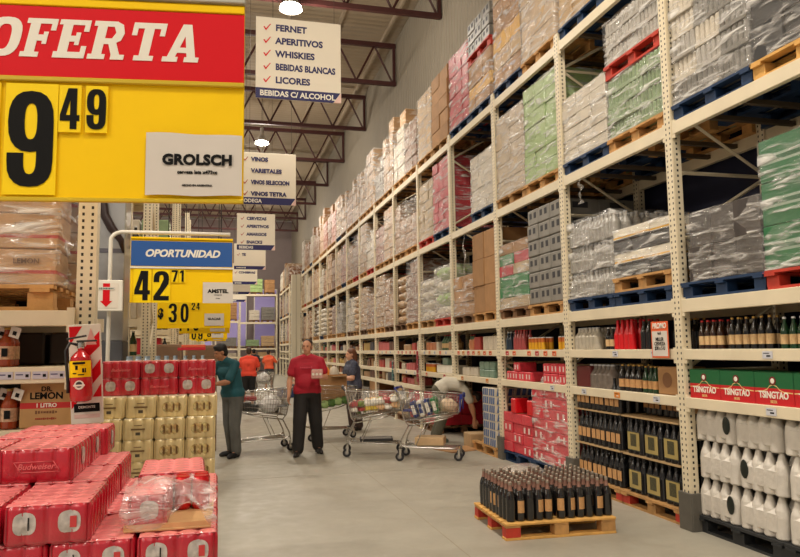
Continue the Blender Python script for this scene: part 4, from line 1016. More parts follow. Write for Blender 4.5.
    for poly in ([(-.078, .51), (-.012, .51), (-.078, .41)], [(.075, .4), (.075, .48), (-.0, .40), (-.05, .33), (-.05, .28)], [(.076, .33), (.076, .25), (-.078, .07), (-.078, .14)], [(.076, .2), (.076, .13), (.03, .13)]):
        b = MB(); b.prism(list(reversed(poly)), .0015, mred, X=Matrix.Translation((0, -.0055, 0))); link('red_stripe', b.mesh('stripe'), p)
    b = MB(); b.prism([(.005, .41), (.06, .41), (.032, .5)], .001, mat('triangle_pink', lin(230, 170, 160), .5), X=Matrix.Translation((0, -.0075, 0))); link('triangle', b.mesh('tri'), p)
    b = MB(); b.box((0, -.005, .075), (.13, .002, .045), mink); link('black_label', b.mesh('bl'), p)
    text('DEMONTE', .018, mwhite, p, (.0, -.0065, .078), bold=.02); 
    b = MB(); b.box((0, -.005, .03), (.13, .0015, .02), mat('label_blush', lin(232, 200, 190), .6)); link('small_label', b.mesh('sl'), p)
    e = empty('fire_extinguisher', (-.69, 4.045, 1.345)); e.rotation_euler = (0, radians(-2), 0); tag(e, 'red fire extinguisher with yellow tag hung on the striped board', 'fire extinguisher')
    mex = mat('extinguisher_red', lin(190, 24, 30), .22, 0, 0, coat=.6)
    b = MB(); b.lathe([(.03, 0), (.05, .006), (.056, .03), (.056, .2), (.05, .235), (.03, .258), (.016, .27), (.016, .285)], mex, 22); link('cylinder_body', b.mesh('body'), e)
    b = MB(); b.lathe([(.018, .28), (.02, .285), (.02, .31), (.01, .315)], mchrome, 12); b.box((.03, 0, .318), (.1, .016, .01), mdarkm, .002, Matrix.Rotation(0, 4, 'Y')); b.box((.03, 0, .338), (.1, .016, .01), mdarkm, .002, Matrix.Rotation(-.15, 4, 'Y')); link('valve', b.mesh('valve'), e)
    b = MB(); b.tube([(-.015, -.01, .3), (-.05, -.015, .31), (-.07, -.02, .27), (-.066, -.02, .2), (-.06, -.02, .1), (-.06, -.02, .05)], .008, mblack, 8); link('hose', b.mesh('hose'), e)
    b = MB()
    vs = []; n = 8
    for z in (.13, .215):
        for i in range(n+1): t = -pi/2+(i/n-.5)*2.3; vs.append((.0575*cos(t), .0575*sin(t), z))
    b.add(vs, [(i, i+1, n+2+i, n+1+i) for i in range(n)], myel, True)
    y = link('yellow_tag', b.mesh('tag'), e)
    b = MB()
    for x, z, w, h in ((0, .203, .06, .012), (-.012, .18, .012, .022), (.02, .165, .01, .022), (.03, .165, .006, .022), (-.02, .15, .02, .006), (.01, .143, .03, .005)): b.box((x, -sqrt(.0578**2-x*x)-.0005, z), (w, .002, h), mink)
    link('tag_print', b.mesh('p'), y)
    b = MB(); b.lathe([(.001, 0), (.024, 0), (.024, .002), (.001, .002)], mwhite, 16, X=Matrix.Translation((0, -.0575, .09)) @ Matrix.Rotation(pi/2, 4, 'X')); b.lathe([(.001, .002), (.016, .002), (.016, .003), (.001, .003)], mdarkm, 16, X=Matrix.Translation((0, -.0575, .092)) @ Matrix.Rotation(pi/2, 4, 'X')); b.box((0, -.06, .088), (.055, .003, .009), mwhite); link('round_label', b.mesh('rl'), e)
    # ----- steel door cabinet with curved black trim behind the post
    ms = mat('brushed_steel', (.5, .49, .48), .3, .85, .1, 4); mlow = mat('slate_panel', lin(76, 76, 80), .5, .2)
    c = empty('steel_cabinet', (-1.34, 8.46, 0)); tag(c, 'tall brushed steel cabinet between the first left rack and the striped sign pole', 'cabinet')
    b = MB(); b.box((.0, .25, 2.85), (.62, .5, 2.24), ms, .01); link('steel_door', b.mesh('d'), c)
    b = MB(); b.box((.0, .25, .87), (.62, .5, 1.72), mlow, .01); link('lower_body', b.mesh('l'), c)
    b = MB(); b.tube([(.06, -.05, 3.9), (.07, -.05, 3.35), (.09, -.05, 3.15), (.17, -.05, 3.0), (.27, -.05, 2.86), (.3, -.05, 2.72)], [.03, .035, .05, .05, .035, .01], mat('trim_brown', lin(40, 20, 18), .4), 8); link('curved_trim', b.mesh('t'), c)
    b = MB(); 
    for z in (2.75, 2.4): b.box((0, -.004, z), (.6, .004, .05), mat('steel_dark_band', (.2, .19, .22), .3, .8))
    link('band', b.mesh('b'), c)
    # ----- further rows
    mm = [mcar, mgreencan, mwcase, mgreyc, mredc, mblk, mbrownw]
    r = random.Random(9)
    for k, (y, x1) in enumerate(((9.0, -.845), (13.4, -.78), (17.8, -.75), (22.2, -.7), (27, -.65), (32, -.6))):
        rk = side_rack(x1, y, 2.3, 'cream rack end in the %s row behind the extinguisher' % ORD[k], [(1.15, .09, 1), (1.56, .09, 1), (2.0, .1, 1), (2.85, .1, 1), (3.6, .1, 1)], 5.0)
        if k == 0:
            b = MB(); b.box((-.23, .05, 2.5), (.1, .1, 5), mrack, .004); link('plain_post', b.mesh('pp'), rk)
        for z, ln in ((1.15, 'lowest'), (1.56, 'second'), (2.0, 'third'), (2.85, 'fourth'), (3.6, 'top')):
            x = -.1
            while x > -2.0:
                w = r.choice([.1, .3, .4, .5] if k else [.095, .1, .3]); h = r.uniform(.2, .3) if z < 2 else r.uniform(.3, .6); mt_ = r.choice(mm)
                if w <= .1:
                    me = bottle(.3, .045, mglassd if r.random() < .5 else mglassg, mcapw, mlab); cat = 'bottle'; nm = 'bottle'; ds = 'bottle'
                else:
                    me = blockmesh(w-.02, .5, h, mt_); cat = 'carton'; nm = 'carton'; ds = mt_.name.replace('_', ' ')
                o = link(nm, me, None, (x1+x-w/2, y+.12+(.25 if cat == 'carton' else 0), z+.001)); tag(o, '%s on the %s shelf of the %s left row rack end' % (ds, ln, ORD[k]), cat, '%s, %s shelf, %s left row' % (ds, ln, ORD[k])); x -= w+.01
                if k > 1 and x < -1.2: break
    # floor display behind the red packs: clear bottles and brown display cartons
    pl = pallet('wood', -.02, 8.2, 0, 'wooden pallet behind the gold and red can stack', rz=pi/2)
    b = MB(); mcl = mat('clear_blue_bottle', lin(150, 164, 176), .12, 0, .15, 14, coat=.4)
    for i in range(3):
        for j in range(2): b.lathe([(.04, 0), (.045, .01), (.045, .2), (.03, .27), (.014, .3), (.015, .31), (.017, .312), (.017, .33)], mcl, 9, (.048+i*.095, .048+j*.095, 0))
    wb = b.mesh('water_pack')
    for k in range(4):
        for i in range(3):
            for j in range(2):
                o = link('water_pack', wb, None, (-1.0+i*.3, 8.25+j*.22, .146+k*.36)); tag(o, 'clear bottle pack standing behind the red and gold can packs', 'bottle pack', 'clear bottle packs behind the can stack')
    for i, (x, y, z, w, h) in enumerate(((-.78, 12.1, 0, .46, 1.72), (-.25, 12.1, 0, .5, 1.7))):
        b = MB(); b.box((0, 0, h/2), (w, .4, h), mcar2 if 0 else mat('brown_display', lin(140, 110, 84), .7, 0, .1, 5), .01); b.box((0, -.202, h-.12), (w*.86, .004, .16), mat('display_print', lin(126, 96, 72), .7))
        tag(link('display_box', b.mesh('d'), None, (x, y, z)), ['tall brown display box under the yellow price signs, left one', 'tall brown display box beside the teal-shirted person'][i], 'display box')
    b = MB(); b.box((0, 0, 0), (.3, .2, .03), mredc, .004); b.box((.02, 0, .03), (.26, .2, .03), mat('orange_red', lin(200, 80, 50), .5), .004); 
    x = link('red_tray', b.mesh('r'), None, (-.2, 8.9, 1.54)); 
    x.location = (-.28, 8.36, 1.63); tag(x, 'red trays lying on top of the clear bottles', 'tray')
left_side()

# ------------------------------------------------------------------ yellow price signs
def numeral(mb, ch, w, h, m):
    def bar(x0, z0, x1, z1): return [(x0, z0), (x1, z0), (x1, z1), (x0, z1)]
    def ring(cx, cz, ox, oz, ix, iz, a0, a1, n=20):
        P = []
        def pt(t, rx, rz): c_, s_ = cos(t), sin(t); return (cx+math.copysign(abs(c_)**.8, c_)*rx, cz+math.copysign(abs(s_)**.8, s_)*rz)
        for i in range(n):
            t0 = radians(a0+(a1-a0)*i/n); t1 = radians(a0+(a1-a0)*(i+1)/n); P.append([pt(t0, ox, oz), pt(t1, ox, oz), pt(t1, ix, iz), pt(t0, ix, iz)][::-1])
        return P
    G = {'9': ring(.25, .68, .25, .32, .07, .19, 0, 360)+[bar(.32, .27, .5, .68), bar(0, .26, .18, .35)]+ring(.25, .27, .25, .27, .07, .14, 180, 360, 10),
         '4': [bar(.26, 0, .43, 1), bar(0, .2, .5, .34), [(0, .34), (.15, .34), (.3, .86), (.3, 1), (.2, 1)]],
         '2': ring(.25, .72, .25, .28, .07, .15, 0, 180, 10)+[bar(0, .62, .18, .72), [(.32, .72), (.2, .44), (0, .14), (.2, .14), (.48, .56), (.5, .72)][::-1], bar(0, 0, .5, .15)],
         '7': [bar(0, .84, .5, 1), [(.1, 0), (.28, 0), (.5, .85), (.32, .85)]],
         '1': [bar(.2, 0, .38, 1), [(.04, .72), (.2, .78), (.2, 1), (.04, .86)]],
         '3': ring(.25, .74, .25, .26, .07, .13, -90, 180, 14)+ring(.25, .28, .25, .28, .07, .14, -180, 90, 14)+[bar(.16, .48, .3, .61)],
         '0': ring(.25, .5, .25, .5, .07, .35, 0, 360)}
    for k, poly in enumerate(G[ch]):
        mb.prism([((p[0]-.25)*2*w, (p[1]-.5)*h) for p in poly], .0025, m, X=Matrix.Translation((0, -.0045-k*.00003, 0)))
def digit_card(parent, txt, x, z, w, h, size, xs=.62, name='price_card', y=-.008, bold=.035):
    b = MB(); b.box((0, 0, 0), (w, .003, h), myel2, .001); c = link(name, b.mesh('card'), parent, (x, y, z))
    if txt in '9427130':
        b = MB(); numeral(b, txt, w*.86, h*.86, mink); link('digit', b.mesh('digit'), c); return c
    text(txt, size, mink, c, (0, -.0022, 0), bold=bold, xs=xs, name='digit')
    return c
def signs():
    a = -7.3
    # near OFERTA sign; local x to the right, z up, origin at lower right corner
    s = empty('price_sign', (.105, 3.2, 2.262), radians(a*1.0)); tag(s, 'large yellow and red price sign reading OFERTA at the top left', 'sign')
    Wd, H = 1.34, .935
    b = MB(); b.box((-Wd/2, .012, H/2), (Wd, .02, H), myel, .002); link('yellow_panel', b.mesh('p'), s)
    b = MB(); b.box((-Wd/2, -.002, .722), (Wd, .008, .324), mred, .001); link('red_header', b.mesh('h'), s)
    b = MB(); b.box((-Wd/2, -.004, H+.015), (Wd+.01, .04, .035), mat('frame_grey', lin(186, 184, 172), .4, .3), .004); link('top_rail', b.mesh('r'), s)
    b = MB(); b.box((-Wd/2, -.008, .546), (Wd+.004, .02, .022), mat('rail_olive', lin(206, 176, 30), .4), .004); b.box((-Wd/2, -.004, .006), (Wd+.004, .02, .02), mat('rail_olive', lin(206, 176, 30), .4), .004); b.box((-Wd/2, -.004, .905), (Wd, .016, .035), myel, .003); link('rail', b.mesh('r2'), s)
    slab('OFERTA', .178, mwhite, s, (-1.135, -.0085, .648), .2, .9)
    digit_card(s, '9', -.913, .275, .22, .5, .56)
    digit_card(s, '4', -.752, .414, .095, .215, .2, y=-.011); digit_card(s, '9', -.64, .414, .095, .215, .2, y=-.011)
    digit_card(s, '1', -1.16, .275, .235, .5, .4)
    b = MB(); n = 8; vs = []
    for i in range(n+1):
        for k in (0, 1): vs.append((-.425+.42*i/n, -.012-.006*sin(i/n*pi), .03+.285*k-.008*(i/n)*k+.003*sin(i*1.1)))
    b.add(vs, [(2*i, 2*i+2, 2*i+3, 2*i+1) for i in range(n)], mpaper, True); pc = link('paper_notice', b.mesh('paper'), s)
    text('GROLSCH', .064, mink, pc, (-.2, -.0195, .19), bold=.05, xs=1.02, sp=1.04)
    text('cerveza lata x473cc', .022, mink, pc, (-.2, -.0195, .135), bold=.03); text('HECHO EN ARGENTINA', .012, mink, pc, (-.2, -.0195, .075), bold=.02)
    for x in (-.3, -1.1):
        b = MB(); b.tube([(x, .01, H+.02), (x, .01, 11.31-2.262)], .006, mdarkm, 6); link('hanging_rod', b.mesh('rod'), s)
    # OPORTUNIDAD sign
    s = empty('price_sign', (.16, 8.2, 2.143), radians(0)); tag(s, 'yellow and blue price sign reading OPORTUNIDAD', 'sign')
    Wd, H = 1.1, .735
    b = MB(); b.box((-Wd/2, .012, H/2), (Wd, .02, H), myel, .002); link('yellow_panel', b.mesh('p'), s)
    b = MB(); b.box((-Wd/2, -.002, H-.185), (Wd-.01, .008, .28), mat('sign_blue', lin(32, 86, 158), .45), .001); link('blue_header', b.mesh('h'), s)
    b = MB(); b.box((-Wd/2, -.008, H-.345), (Wd, .02, .02), mwhite, .003); b.box((-Wd/2, -.006, H-.015), (Wd, .02, .02), myel, .003); link('rail', b.mesh('r'), s)
    text('OPORTUNIDAD', .112, mwhite, s, (-.55, -.0075, H-.185), bold=.04, shear=.25, xs=1.0, sp=.98)
    digit_card(s, '4', -.97, .19, .19, .38, .4); digit_card(s, '2', -.77, .19, .19, .38, .4)
    digit_card(s, '7', -.63, .3, .075, .15, .15); digit_card(s, '1', -.55, .3, .075, .15, .15)
    b = MB(); b.box((-.16, -.012, .115), (.33, .003, .235), mpaper); pc = link('paper_notice', b.mesh('pp'), s); text('AMSTEL', .058, mink, pc, (-.16, -.0145, .13), bold=.045, xs=1.1); text('cerveza lata', .018, mink, pc, (-.16, -.0145, .09), bold=.02); text('------', .014, mink, pc, (-.16, -.0145, .05), bold=.02)
    # pole with goose neck carrying the sign and the arrow board
    po = empty('sign_pole', (-1.15, 8.22, 0)); tag(po, 'white goose-neck pipe holding the blue-headed price sign', 'pole')
    b = MB(); pts = [(0, 0, 0.02), (0, 0, 2.83)]+[(.13-.13*cos(t), 0, 2.83+.1*sin(t)) for t in [pi/2*i/6 for i in range(1, 7)]]+[(1.28, 0, 2.93)]
    b.tube(pts, .022, mwhite, 10); link('pipe', b.mesh('pipe'), po)
    b = MB(); b.lathe([(.16, 0), (.16, .015), (.03, .03), (.03, .05)], mwhite, 18); link('base_plate', b.mesh('base'), po)
    b = MB()
    for x in (.35, 1.15): b.tube([(x, 0, 2.93), (x, 0, 2.86)], .006, mdarkm)
    link('hook', b.mesh('hook'), po)
    # arrow board
    p = empty('arrow_sign', (-1.165, 8.1, 2.055)); tag(p, 'square white sign with a red down arrow on the goose-neck pipe', 'sign')
    b = MB(); b.box((0, .02, .16), (.33, .02, .34), mwhite, .008); b.box((0, .06, .16), (.05, .07, .05), mwhite); link('board', b.mesh('b'), p)
    b = MB(); b.box((0, .008, .16), (.24, .004, .27), mat('sign_inner', lin(232, 222, 206), .5)); link('face', b.mesh('f'), p)
    b = MB(); b.prism([(-.035, .29), (-.035, .1), (-.062, .1), (0, .035), (.062, .1), (.035, .1), (.035, .29)], .002, mred, X=Matrix.Translation((0, .003, 0))); link('red_arrow', b.mesh('a'), p)
    b = MB(); b.box((0, .002, .235), (.18, .002, .03), mpaper); link('text_strip', b.mesh('ts'), p); text('---------', .03, mat('ink_green_grey', lin(70, 110, 96), .6), p, (0, .0005, .235), bold=.03)
    # third, fourth and fifth signs behind
    for k, (x, y, z0, Wd, m, digs, lab) in enumerate((
        (.205, 12.0, 1.979, 1.2, .01707, [('3', 177.5, .25, .15, .36), ('0', 188.3, .25, .15, .36), ('2', 196.2, .36, .062, .14), ('4', 200.6, .36, .062, .14)], 'yellow price sign with 30 and small 24 under the blue-headed sign'),
        (.26, 16.0, 1.99, 1.15, .02276, [('1', 185, .2, .13, .33), ('1', 192, .2, .13, .33), ('0', 199.5, .2, .15, .33)], 'small yellow price sign just below the one with 30'),
        (.26, 20.0, 1.93, 1.0, .02845, [('0', 200, .12, .14, .3), ('9', 206, .12, .14, .3), ('9', 214, .16, .12, .24)], 'smaller yellow price sign third down the row'),
        (.27, 24.0, 1.93, 1.0, .03414, [('4', 205, .12, .13, .26), ('9', 212, .12, .13, .26)], 'smallest yellow price sign lowest of the row'))):
        s = empty('price_sign', (x, y, z0)); tag(s, lab, 'sign'); H = .8; xr = pix_right[k]
        b = MB(); b.box((-Wd/2, .012, H/2), (Wd, .02, H), myel, .002); link('yellow_panel', b.mesh('p'), s)
        b = MB(); b.box((-Wd/2, -.002, H-.14), (Wd, .008, .26), mat('sign_blue', lin(32, 86, 158)) if k else mred, .001); link('header', b.mesh('h'), s)
        for c, px, zc, w_, h_ in digs: digit_card(s, c, (px-xr)*m, zc, w_, h_, .1)
        if k == 0: text('$', .2, mink, s, (-1.1, -.012, .24), bold=.05, xs=.8)
        b = MB(); b.box((-.26, -.012, .14), (.31, .003, .2), mpaper); pc = link('paper_notice', b.mesh('pp'), s); text(['GLACIAR', '-------', '------', '------'][k], .05, mink, pc, (-.26, -.0145, .15), bold=.04)
        for xx in (-.2, -Wd+.2):
            b = MB(); b.tube([(xx, .01, H), (xx, .01, 11.31-z0)], .008, mdarkm, 5); link('hanging_rod', b.mesh('rod'), s)
pix_right = (231, 231, 231, 231)
signs()
def boards():
    data = [((.505, 10.3, 5.33), 1.28, 1.26, ['FERNET', 'APERITIVOS', 'WHISKIES', 'BEBIDAS BLANCAS', 'LICORES'], [1, 1, 1, 1, 1], 'BEBIDAS C/ ALCOHOL', 'white hanging board listing five drinks with FERNET on top'),
            ((.41, 16.0, 4.9), 1.3, 1.2, ['VINOS', 'VARIETALES', 'VINOS SELECCION', 'VINOS TETRA'], [1, 0, 1, 1], 'BODEGA', 'white hanging board listing VINOS over a blue BODEGA band'),
            ((.545, 22.0, 4.7), 1.16, 1.14, ['CERVEZAS', 'APERITIVOS', 'AMARGOS', 'SNACKS'], [1, 1, 1, 1], 'BEBIDAS', 'white hanging board listing CERVEZAS and SNACKS'),
            ((.57, 27.0, 4.66), 1.17, .98, ['MATE COCIDO', 'TE'], [1, 1], '-------', 'fourth white hanging board, partly behind the CERVEZAS board'),
            ((.6, 32.0, 4.55), 1.1, .95, ['------', 'CONSERVAS'], [1, 1], '------', 'fifth white hanging board down the aisle'),
            ((.62, 37.0, 4.5), 1.0, .9, ['-------'], [1], '-----', 'sixth small white hanging board near the end of the aisle'),
            ((.65, 42.0, 4.45), .95, .9, ['-------'], [1], '-----', 'farthest small white hanging board')]
    for k, (p, w, h, rows, ck, band, lab) in enumerate(data):
        s = empty('category_board', p); tag(s, lab, 'sign', 'white hanging category boards')
        b = MB(); b.box((w/2, 0, h/2), (w, .02, h), mboard, .003); link('board', b.mesh('b'), s)
        bh = .16 if k < 3 else .13
        b = MB(); b.prism([(0, 0), (w-.12, 0), (w-.01, bh), (0, bh)], .003, mnavy, X=Matrix.Translation((0, -.0135, 0))); link('blue_band', b.mesh('bb'), s)
        b = MB(); b.prism([(w-.11, 0), (w, 0), (w, bh)], .02, mat('curl_pink', lin(232, 196, 184), .5), X=Matrix.Translation((0, -.03, 0))); link('folded_corner', b.mesh('fc'), s)
        text(band, .115 if k < 3 else .09, mwhite, s, (.06+(.2 if band[0] == '-' else 0), -.0155, bh*.48), bold=.03, align='LEFT', xs=.98 if len(band) > 10 else 1)
        n = len(rows); top = h-.16; st = (h-bh-.24)/max(1, n-1) if n > 2 else .26
        if n == 5: st = .203
        for i, t in enumerate(rows):
            z = top-i*st
            sz = .135 if k == 0 else .128
            text(t, sz, mnavy, s, (.29+(.25 if t[0] == '-' else 0), -.0125, z), bold=.055 if k else .04, align='LEFT', xs=(.8 if len(t) > 13 else 1.0), shear=0)
            if ck[i]: check(s, (.11, -.0135, z-.045), .11, mred if k == 0 else mat('check_rust', lin(176, 70, 50), .5))
        for x in (.25, w-.1):
            b = MB(); zz = 11.31-p[2]; b.tube([(x, 0, h-.02), (x, 0, zz+(.0))], .004, mdarkm, 5); link('hanging_wire', b.mesh('w'), s)
boards()

# ------------------------------------------------------------------ can packs in the foreground
def can_pack(nx, ny, p, h, mside, mtop, mwin, name):
    """film-wrapped block of cans, scalloped where cans show through; origin at bottom corner, nx along x"""
    w, d = nx*p, ny*p; q = 8; bul = .0085
    def prof(z):
        t = z/h
        return -.007*(max(0, .1-t)/.1)**2-.010*(max(0, t-.84)/.16)**2
    def side(u, n_):   # u in cans
        f = (u % 1)*2-1; return -bul*(1-sqrt(max(0, 1-f*f*.98)))*1.6
    mb = MB(); zs = [0, h*.05, h*.1, h*.5, h*.86, h*.93, h]
    ring = []
    def corner(a): return max(0, 1-a/.35)**2*.01
    for i in range(nx*q): u = i/q; ring.append((u*p, 0, 0, -1, side(u, nx)))
    for i in range(ny*q): u = i/q; ring.append((w, u*p, 1, 0, side(u, ny)))
    for i in range(nx*q): u = i/q; ring.append((w-u*p, d, 0, 1, side(u, nx)))
    for i in range(ny*q): u = i/q; ring.append((0, d-u*p, -1, 0, side(u, ny)))
    k = len(ring); vs = []
    for z in zs:
        for x, y, ax, ay, s_ in ring:
            # round the vertical corners
            dx, dy = min(x, w-x), min(y, d-y); c = corner((dx+dy)/p)
            sx = 1 if x < w/2 else -1; sy = 1 if y < d/2 else -1
            o = s_+prof(z)
            vs.append((x+ax*o+sx*c*(1 if True else 0), y+ay*o+sy*c, z))
    fs = [(a*k+i, a*k+(i+1) % k, (a+1)*k+(i+1) % k, (a+1)*k+i) for a in range(len(zs)-1) for i in range(k)]
    mb.add(vs, fs, mside, True); mb.add([vs[i] for i in range(k)], [tuple(range(k-1, -1, -1))], mside)
    # top film over the can ends
    vs = []; NX, NY = nx*q, ny*q
    for i in range(NX+1):
        for j in range(NY+1):
            x, y = i/q*p, j/q*p; fx, fy = (i/q) % 1-.5, (j/q) % 1-.5; r = sqrt(fx*fx+fy*fy)
            ed = min(x, w-x, y, d-y); z = h-(.009*min(1, max(0, r-.36)/.3)**2)+(.001 if .28 < r < .42 else 0)
            xx = min(max(x, .008), w-.008); yy = min(max(y, .008), d-.008)
            if ed < .001: z = h-.003
            vs.append((xx, yy, z))
    mb.add(vs, [(i*(NY+1)+j, (i+1)*(NY+1)+j, (i+1)*(NY+1)+j+1, i*(NY+1)+j+1) for i in range(NX) for j in range(NY)], mtop, True)
    body = mb.mesh(name)
    def window(n_, u0, uw, zc, zh):   # oval hole in the print on the y=0 side
        b = MB(); vs = [(u0, -.0012+0, zc)]; N_ = 20
        for rr in (.5, 1):
            for a in range(N_):
                t = 2*pi*a/N_; c_, s_ = cos(t), sin(t); x = u0+uw/2*rr*math.copysign(abs(c_)**.7, c_); z = zc+zh/2*rr*math.copysign(abs(s_)**.7, s_)
                vs.append((x, -side(x/p, n_)-.0012, z))
        fs = [(0, 1+a, 1+(a+1) % N_) for a in range(N_)]+[(1+a, 1+N_+a, 1+N_+(a+1) % N_, 1+(a+1) % N_) for a in range(N_)]
        b.add(vs, fs, mwin, True); return b.mesh('film_window')
    return body, window, w, d
mfr = mat('red_film', lin(182, 26, 44), .26, 0, .1, 14, .25, 25, coat=.8)
mfrt = mat('red_film_top_sheen', lin(230, 128, 128), .34, 0, .12, 30, .25, 40, coat=.7)  # pink of can ends through film, with lamp sheen painted in
mcanw = mat('can_seen_in_window', lin(196, 186, 180), .3, .3, .35, 38)
mlogo = mat('film_print_pink', lin(226, 110, 112), .4)
def beer():
    P_, H_ = .0655, .1255
    A, win, w4, d6 = can_pack(4, 6, P_, H_, mfr, mfrt, mcanw, 'beer_pack')
    Bm, winb, w6, d4 = can_pack(6, 4, P_, H_, mfr, mfrt, mcanw, 'beer_pack')
    wA1 = win(4, .065, .068, .068, .07); wA2 = win(4, w4-.065, .068, .068, .07)
    wB = winb(6, .1, .07, .065, .075)
    small = MB(); small.box((0, 0, 0), (.02, .001, .036), mat('can_red_mark', lin(200, 60, 60), .4)); smm = small.mesh('can_mark')
    dk = MB(); dk.box((0, 0, 0), (.004, .0015, .04), mink); dkm = dk.mesh('can_mark')
    lg = text('Budweiser', .03, mlogo, None, (0, 0, 0), bold=.01, shear=.3, xs=.9); lgm = lg.data; bpy.data.objects.remove(lg)
    fr = MB()
    o_ = [(-.075, .018), (.06, .018), (.085, -.02), (-.05, -.02)]
    for i in range(4):
        a, b_ = Vector((o_[i][0], 0, o_[i][1])), Vector((o_[(i+1) % 4][0], 0, o_[(i+1) % 4][1])); fr.tube([a, b_], .0012, mlogo, 4)
    frm = fr.mesh('logo_frame')
    def put(kind, x, y, z, label, group=None, rz=0, face='win'):
        me = A if kind == 'A' else Bm
        o = link('beer_pack', me, None, (x, y, z), rz); tag(o, label, 'beer pack', group)
        if face == 'win':
            for wm in (wA1, wA2): q = link('film_window', wm, o)
            for xx in (.065, w4-.065):
                link('can_mark', smm if xx > .1 else dkm, o, (xx+.012, -.0025, .068))
            b = MB(); 
        elif face == 'logo':
            wid = w4 if kind == 'A' else w6
            link('printed_name', lgm, o, (wid/2, -.0015, .06), rot=(pi/2, 0, 0)); link('logo_frame', frm, o, (wid/2, -.001, .06))
        if kind == 'A' and face == 'logo' or kind == 'B':
            dd = d6 if kind == 'A' else d4
            ww = w4 if kind == 'A' else w6
            q = link('film_window', wA1, o, (ww+.0005, dd/2-.065, 0), rz=pi/2)
        return o
    zt = .992   # top of the third visible layer
    L1, L2, L3 = .993+H_, .993, .993-H_
    # top course, three packs deep
    put('A', -.785, 2.95, L1, 'red can pack with outlined name in the top course, front right of it', face='logo')
    put('A', -1.052, 2.93, L1, 'red can pack in the top course at the picture edge', face='logo')
    put('B', -.915, 3.36, L1+.0, 'red can pack right behind the front of the top course', face='none')
    put('B', -.89, 3.64, L1+.0, 'rearmost red can pack of the top course', face='none')
    # second course
    put('A', -.652, 2.525, L2, 'large red can pack with two white can windows facing front in the second course', face='win')
    put('A', -.92, 2.51, L2, 'red can pack left of the two-window pack, cut by the frame', face='logo')
    put('A', -.662, 2.935, L2, 'red can pack right behind the two-window pack', face='none')
    put('A', -.93, 2.93, L2, 'red can pack under the front of the top course', face='none')
    put('A', -.66, 3.345, L2, 'rear red can pack of the second course, next to the gold packs', face='none')
    put('A', -.93, 3.345, L2, 'rear red can pack hidden under the top course', face='none')
    put('A', -.30, 3.02, L2, 'red can pack behind the torn pack', rz=radians(2), face='none')
    # third course
    for i, x in enumerate((-1.045, -.782, -.518, -.252)):
        for j in range(3):
            zz = L3-(.018 if False else 0)
            face = 'win' if j == 0 and i >= 2 else ('logo' if j == 0 else 'none')
            put('A', x, 2.53+j*.405, zz, ['third-course red can pack at the frame edge', 'third-course red can pack below the logo packs', 'third-course red can pack with windows, left of the torn pack', 'third-course red can pack directly under the torn pack'][i]+', %s row' % ['front', 'middle', 'rear'][j], face=face)
    for k in range(1, 7):
        z = L3-H_*k
        for i, x in enumerate((-1.045, -.782, -.518, -.252)):
            for j in range(3):
                if k > 1 and (i < 3 and j > 0): continue
                put('A', x, 2.53+j*.405, z, 'red can pack in the covered lower courses of the foreground stack', 'covered lower red packs', face='none')
    pz = L3-H_*6
    b = MB(); b.box((-.52, 3.13, pz/2), (1.06, 1.2, pz-.002), mwood, .004); tag(link('low_platform', b.mesh('base')), 'low wooden platform under the red can packs', 'platform')
    # torn pack with loose film and its cardboard tray
    t = empty('torn_beer_pack', (-.295, 2.6, L2), radians(-1)); tag(t, 'torn red can pack with loose crumpled clear film showing its tan tray', 'beer pack')
    b = MB(); b.box((.138, .19, .004), (.285, .385, .008), mat('tray_card', lin(204, 164, 112), .7, 0, .08, 10), .002)
    b.box((.138, .002, .014), (.285, .004, .022), mat('tray_card', lin(204, 164, 112), .7)); b.box((.279, .19, .014), (.004, .385, .022), mat('tray_card', lin(204, 164, 112), .7)); link('cardboard_tray', b.mesh('tray'), t)
    cm = MB(); cm.lathe([(.026, 0), (.0325, .012), (.0325, .105), (.027, .119), (.0275, .123), (.024, .122)], mat('can_red', lin(204, 16, 26), .25, .4, 0, coat=.3), 16)
    cmm = cm.mesh('beer_can')
    for i in range(4):
        for j in range(6):
            if i < 2 or j < 4: continue
            link('beer_can', cmm, t, (.036+i*.066, .038+j*.064, .009))
    T2, tw_, w2, d2 = can_pack(2, 6, P_, H_-.012, mfr, mfrt, mcanw, 'closed_half')
    link('closed_half', T2, t, (.004, .0, .009)); o = link('film_window', tw_(2, .072, .062, .062, .062), t, (.004, 0, .009)); b = MB(); b.ell((.095, .1, .08), (.03, .09, .05), mat('can_red', lin(204, 16, 26)), 12); 
    # loose film: rumpled sheet arching from the left top to the right bottom
    fl_ = film('loose_film', (.96, .86, .84), .2, .85, 6, .2, 1.0); b = MB(); NU, NV = 26, 16; vs = []
    rr = random.Random(4); ph = [rr.uniform(0, 6) for _ in range(6)]
    for i in range(NU+1):
        for j in range(NV+1):
            u, v = i/NU, j/NV
            x = -.01+.305*u; 
            if v < .55: y = -.012-.02*sin(v*4)+.0; z = .008+v/.55*(.118-.03*u*u)
            else: y = -.012+(v-.55)/.45*.36; z = .126-.03*u*u+.018*sin(u*3)*(1-abs(v-.75)*2)
            y += .012*sin(u*17+ph[0]+v*5)+.008*sin(u*31+v*11+ph[1]); z += .007*sin(u*13+ph[2]+v*9)+.004*sin(v*27+u*8+ph[3]); x += .006*sin(v*15+u*5)
            if u > .42 and v < .45 and u < .95: z += .085*sin((u-.42)/.53*pi)*(1-v/.45)
            if u > .3 and .3 < v < .7: z += .022*sin(u*pi)
            z = max(z, .006)
            vs.append((x, y, z))
    b.add(vs, [(i*(NV+1)+j, (i+1)*(NV+1)+j, (i+1)*(NV+1)+j+1, i*(NV+1)+j+1) for i in range(NU) for j in range(NV)], fl_, True); link('loose_film', b.mesh('film'), t)
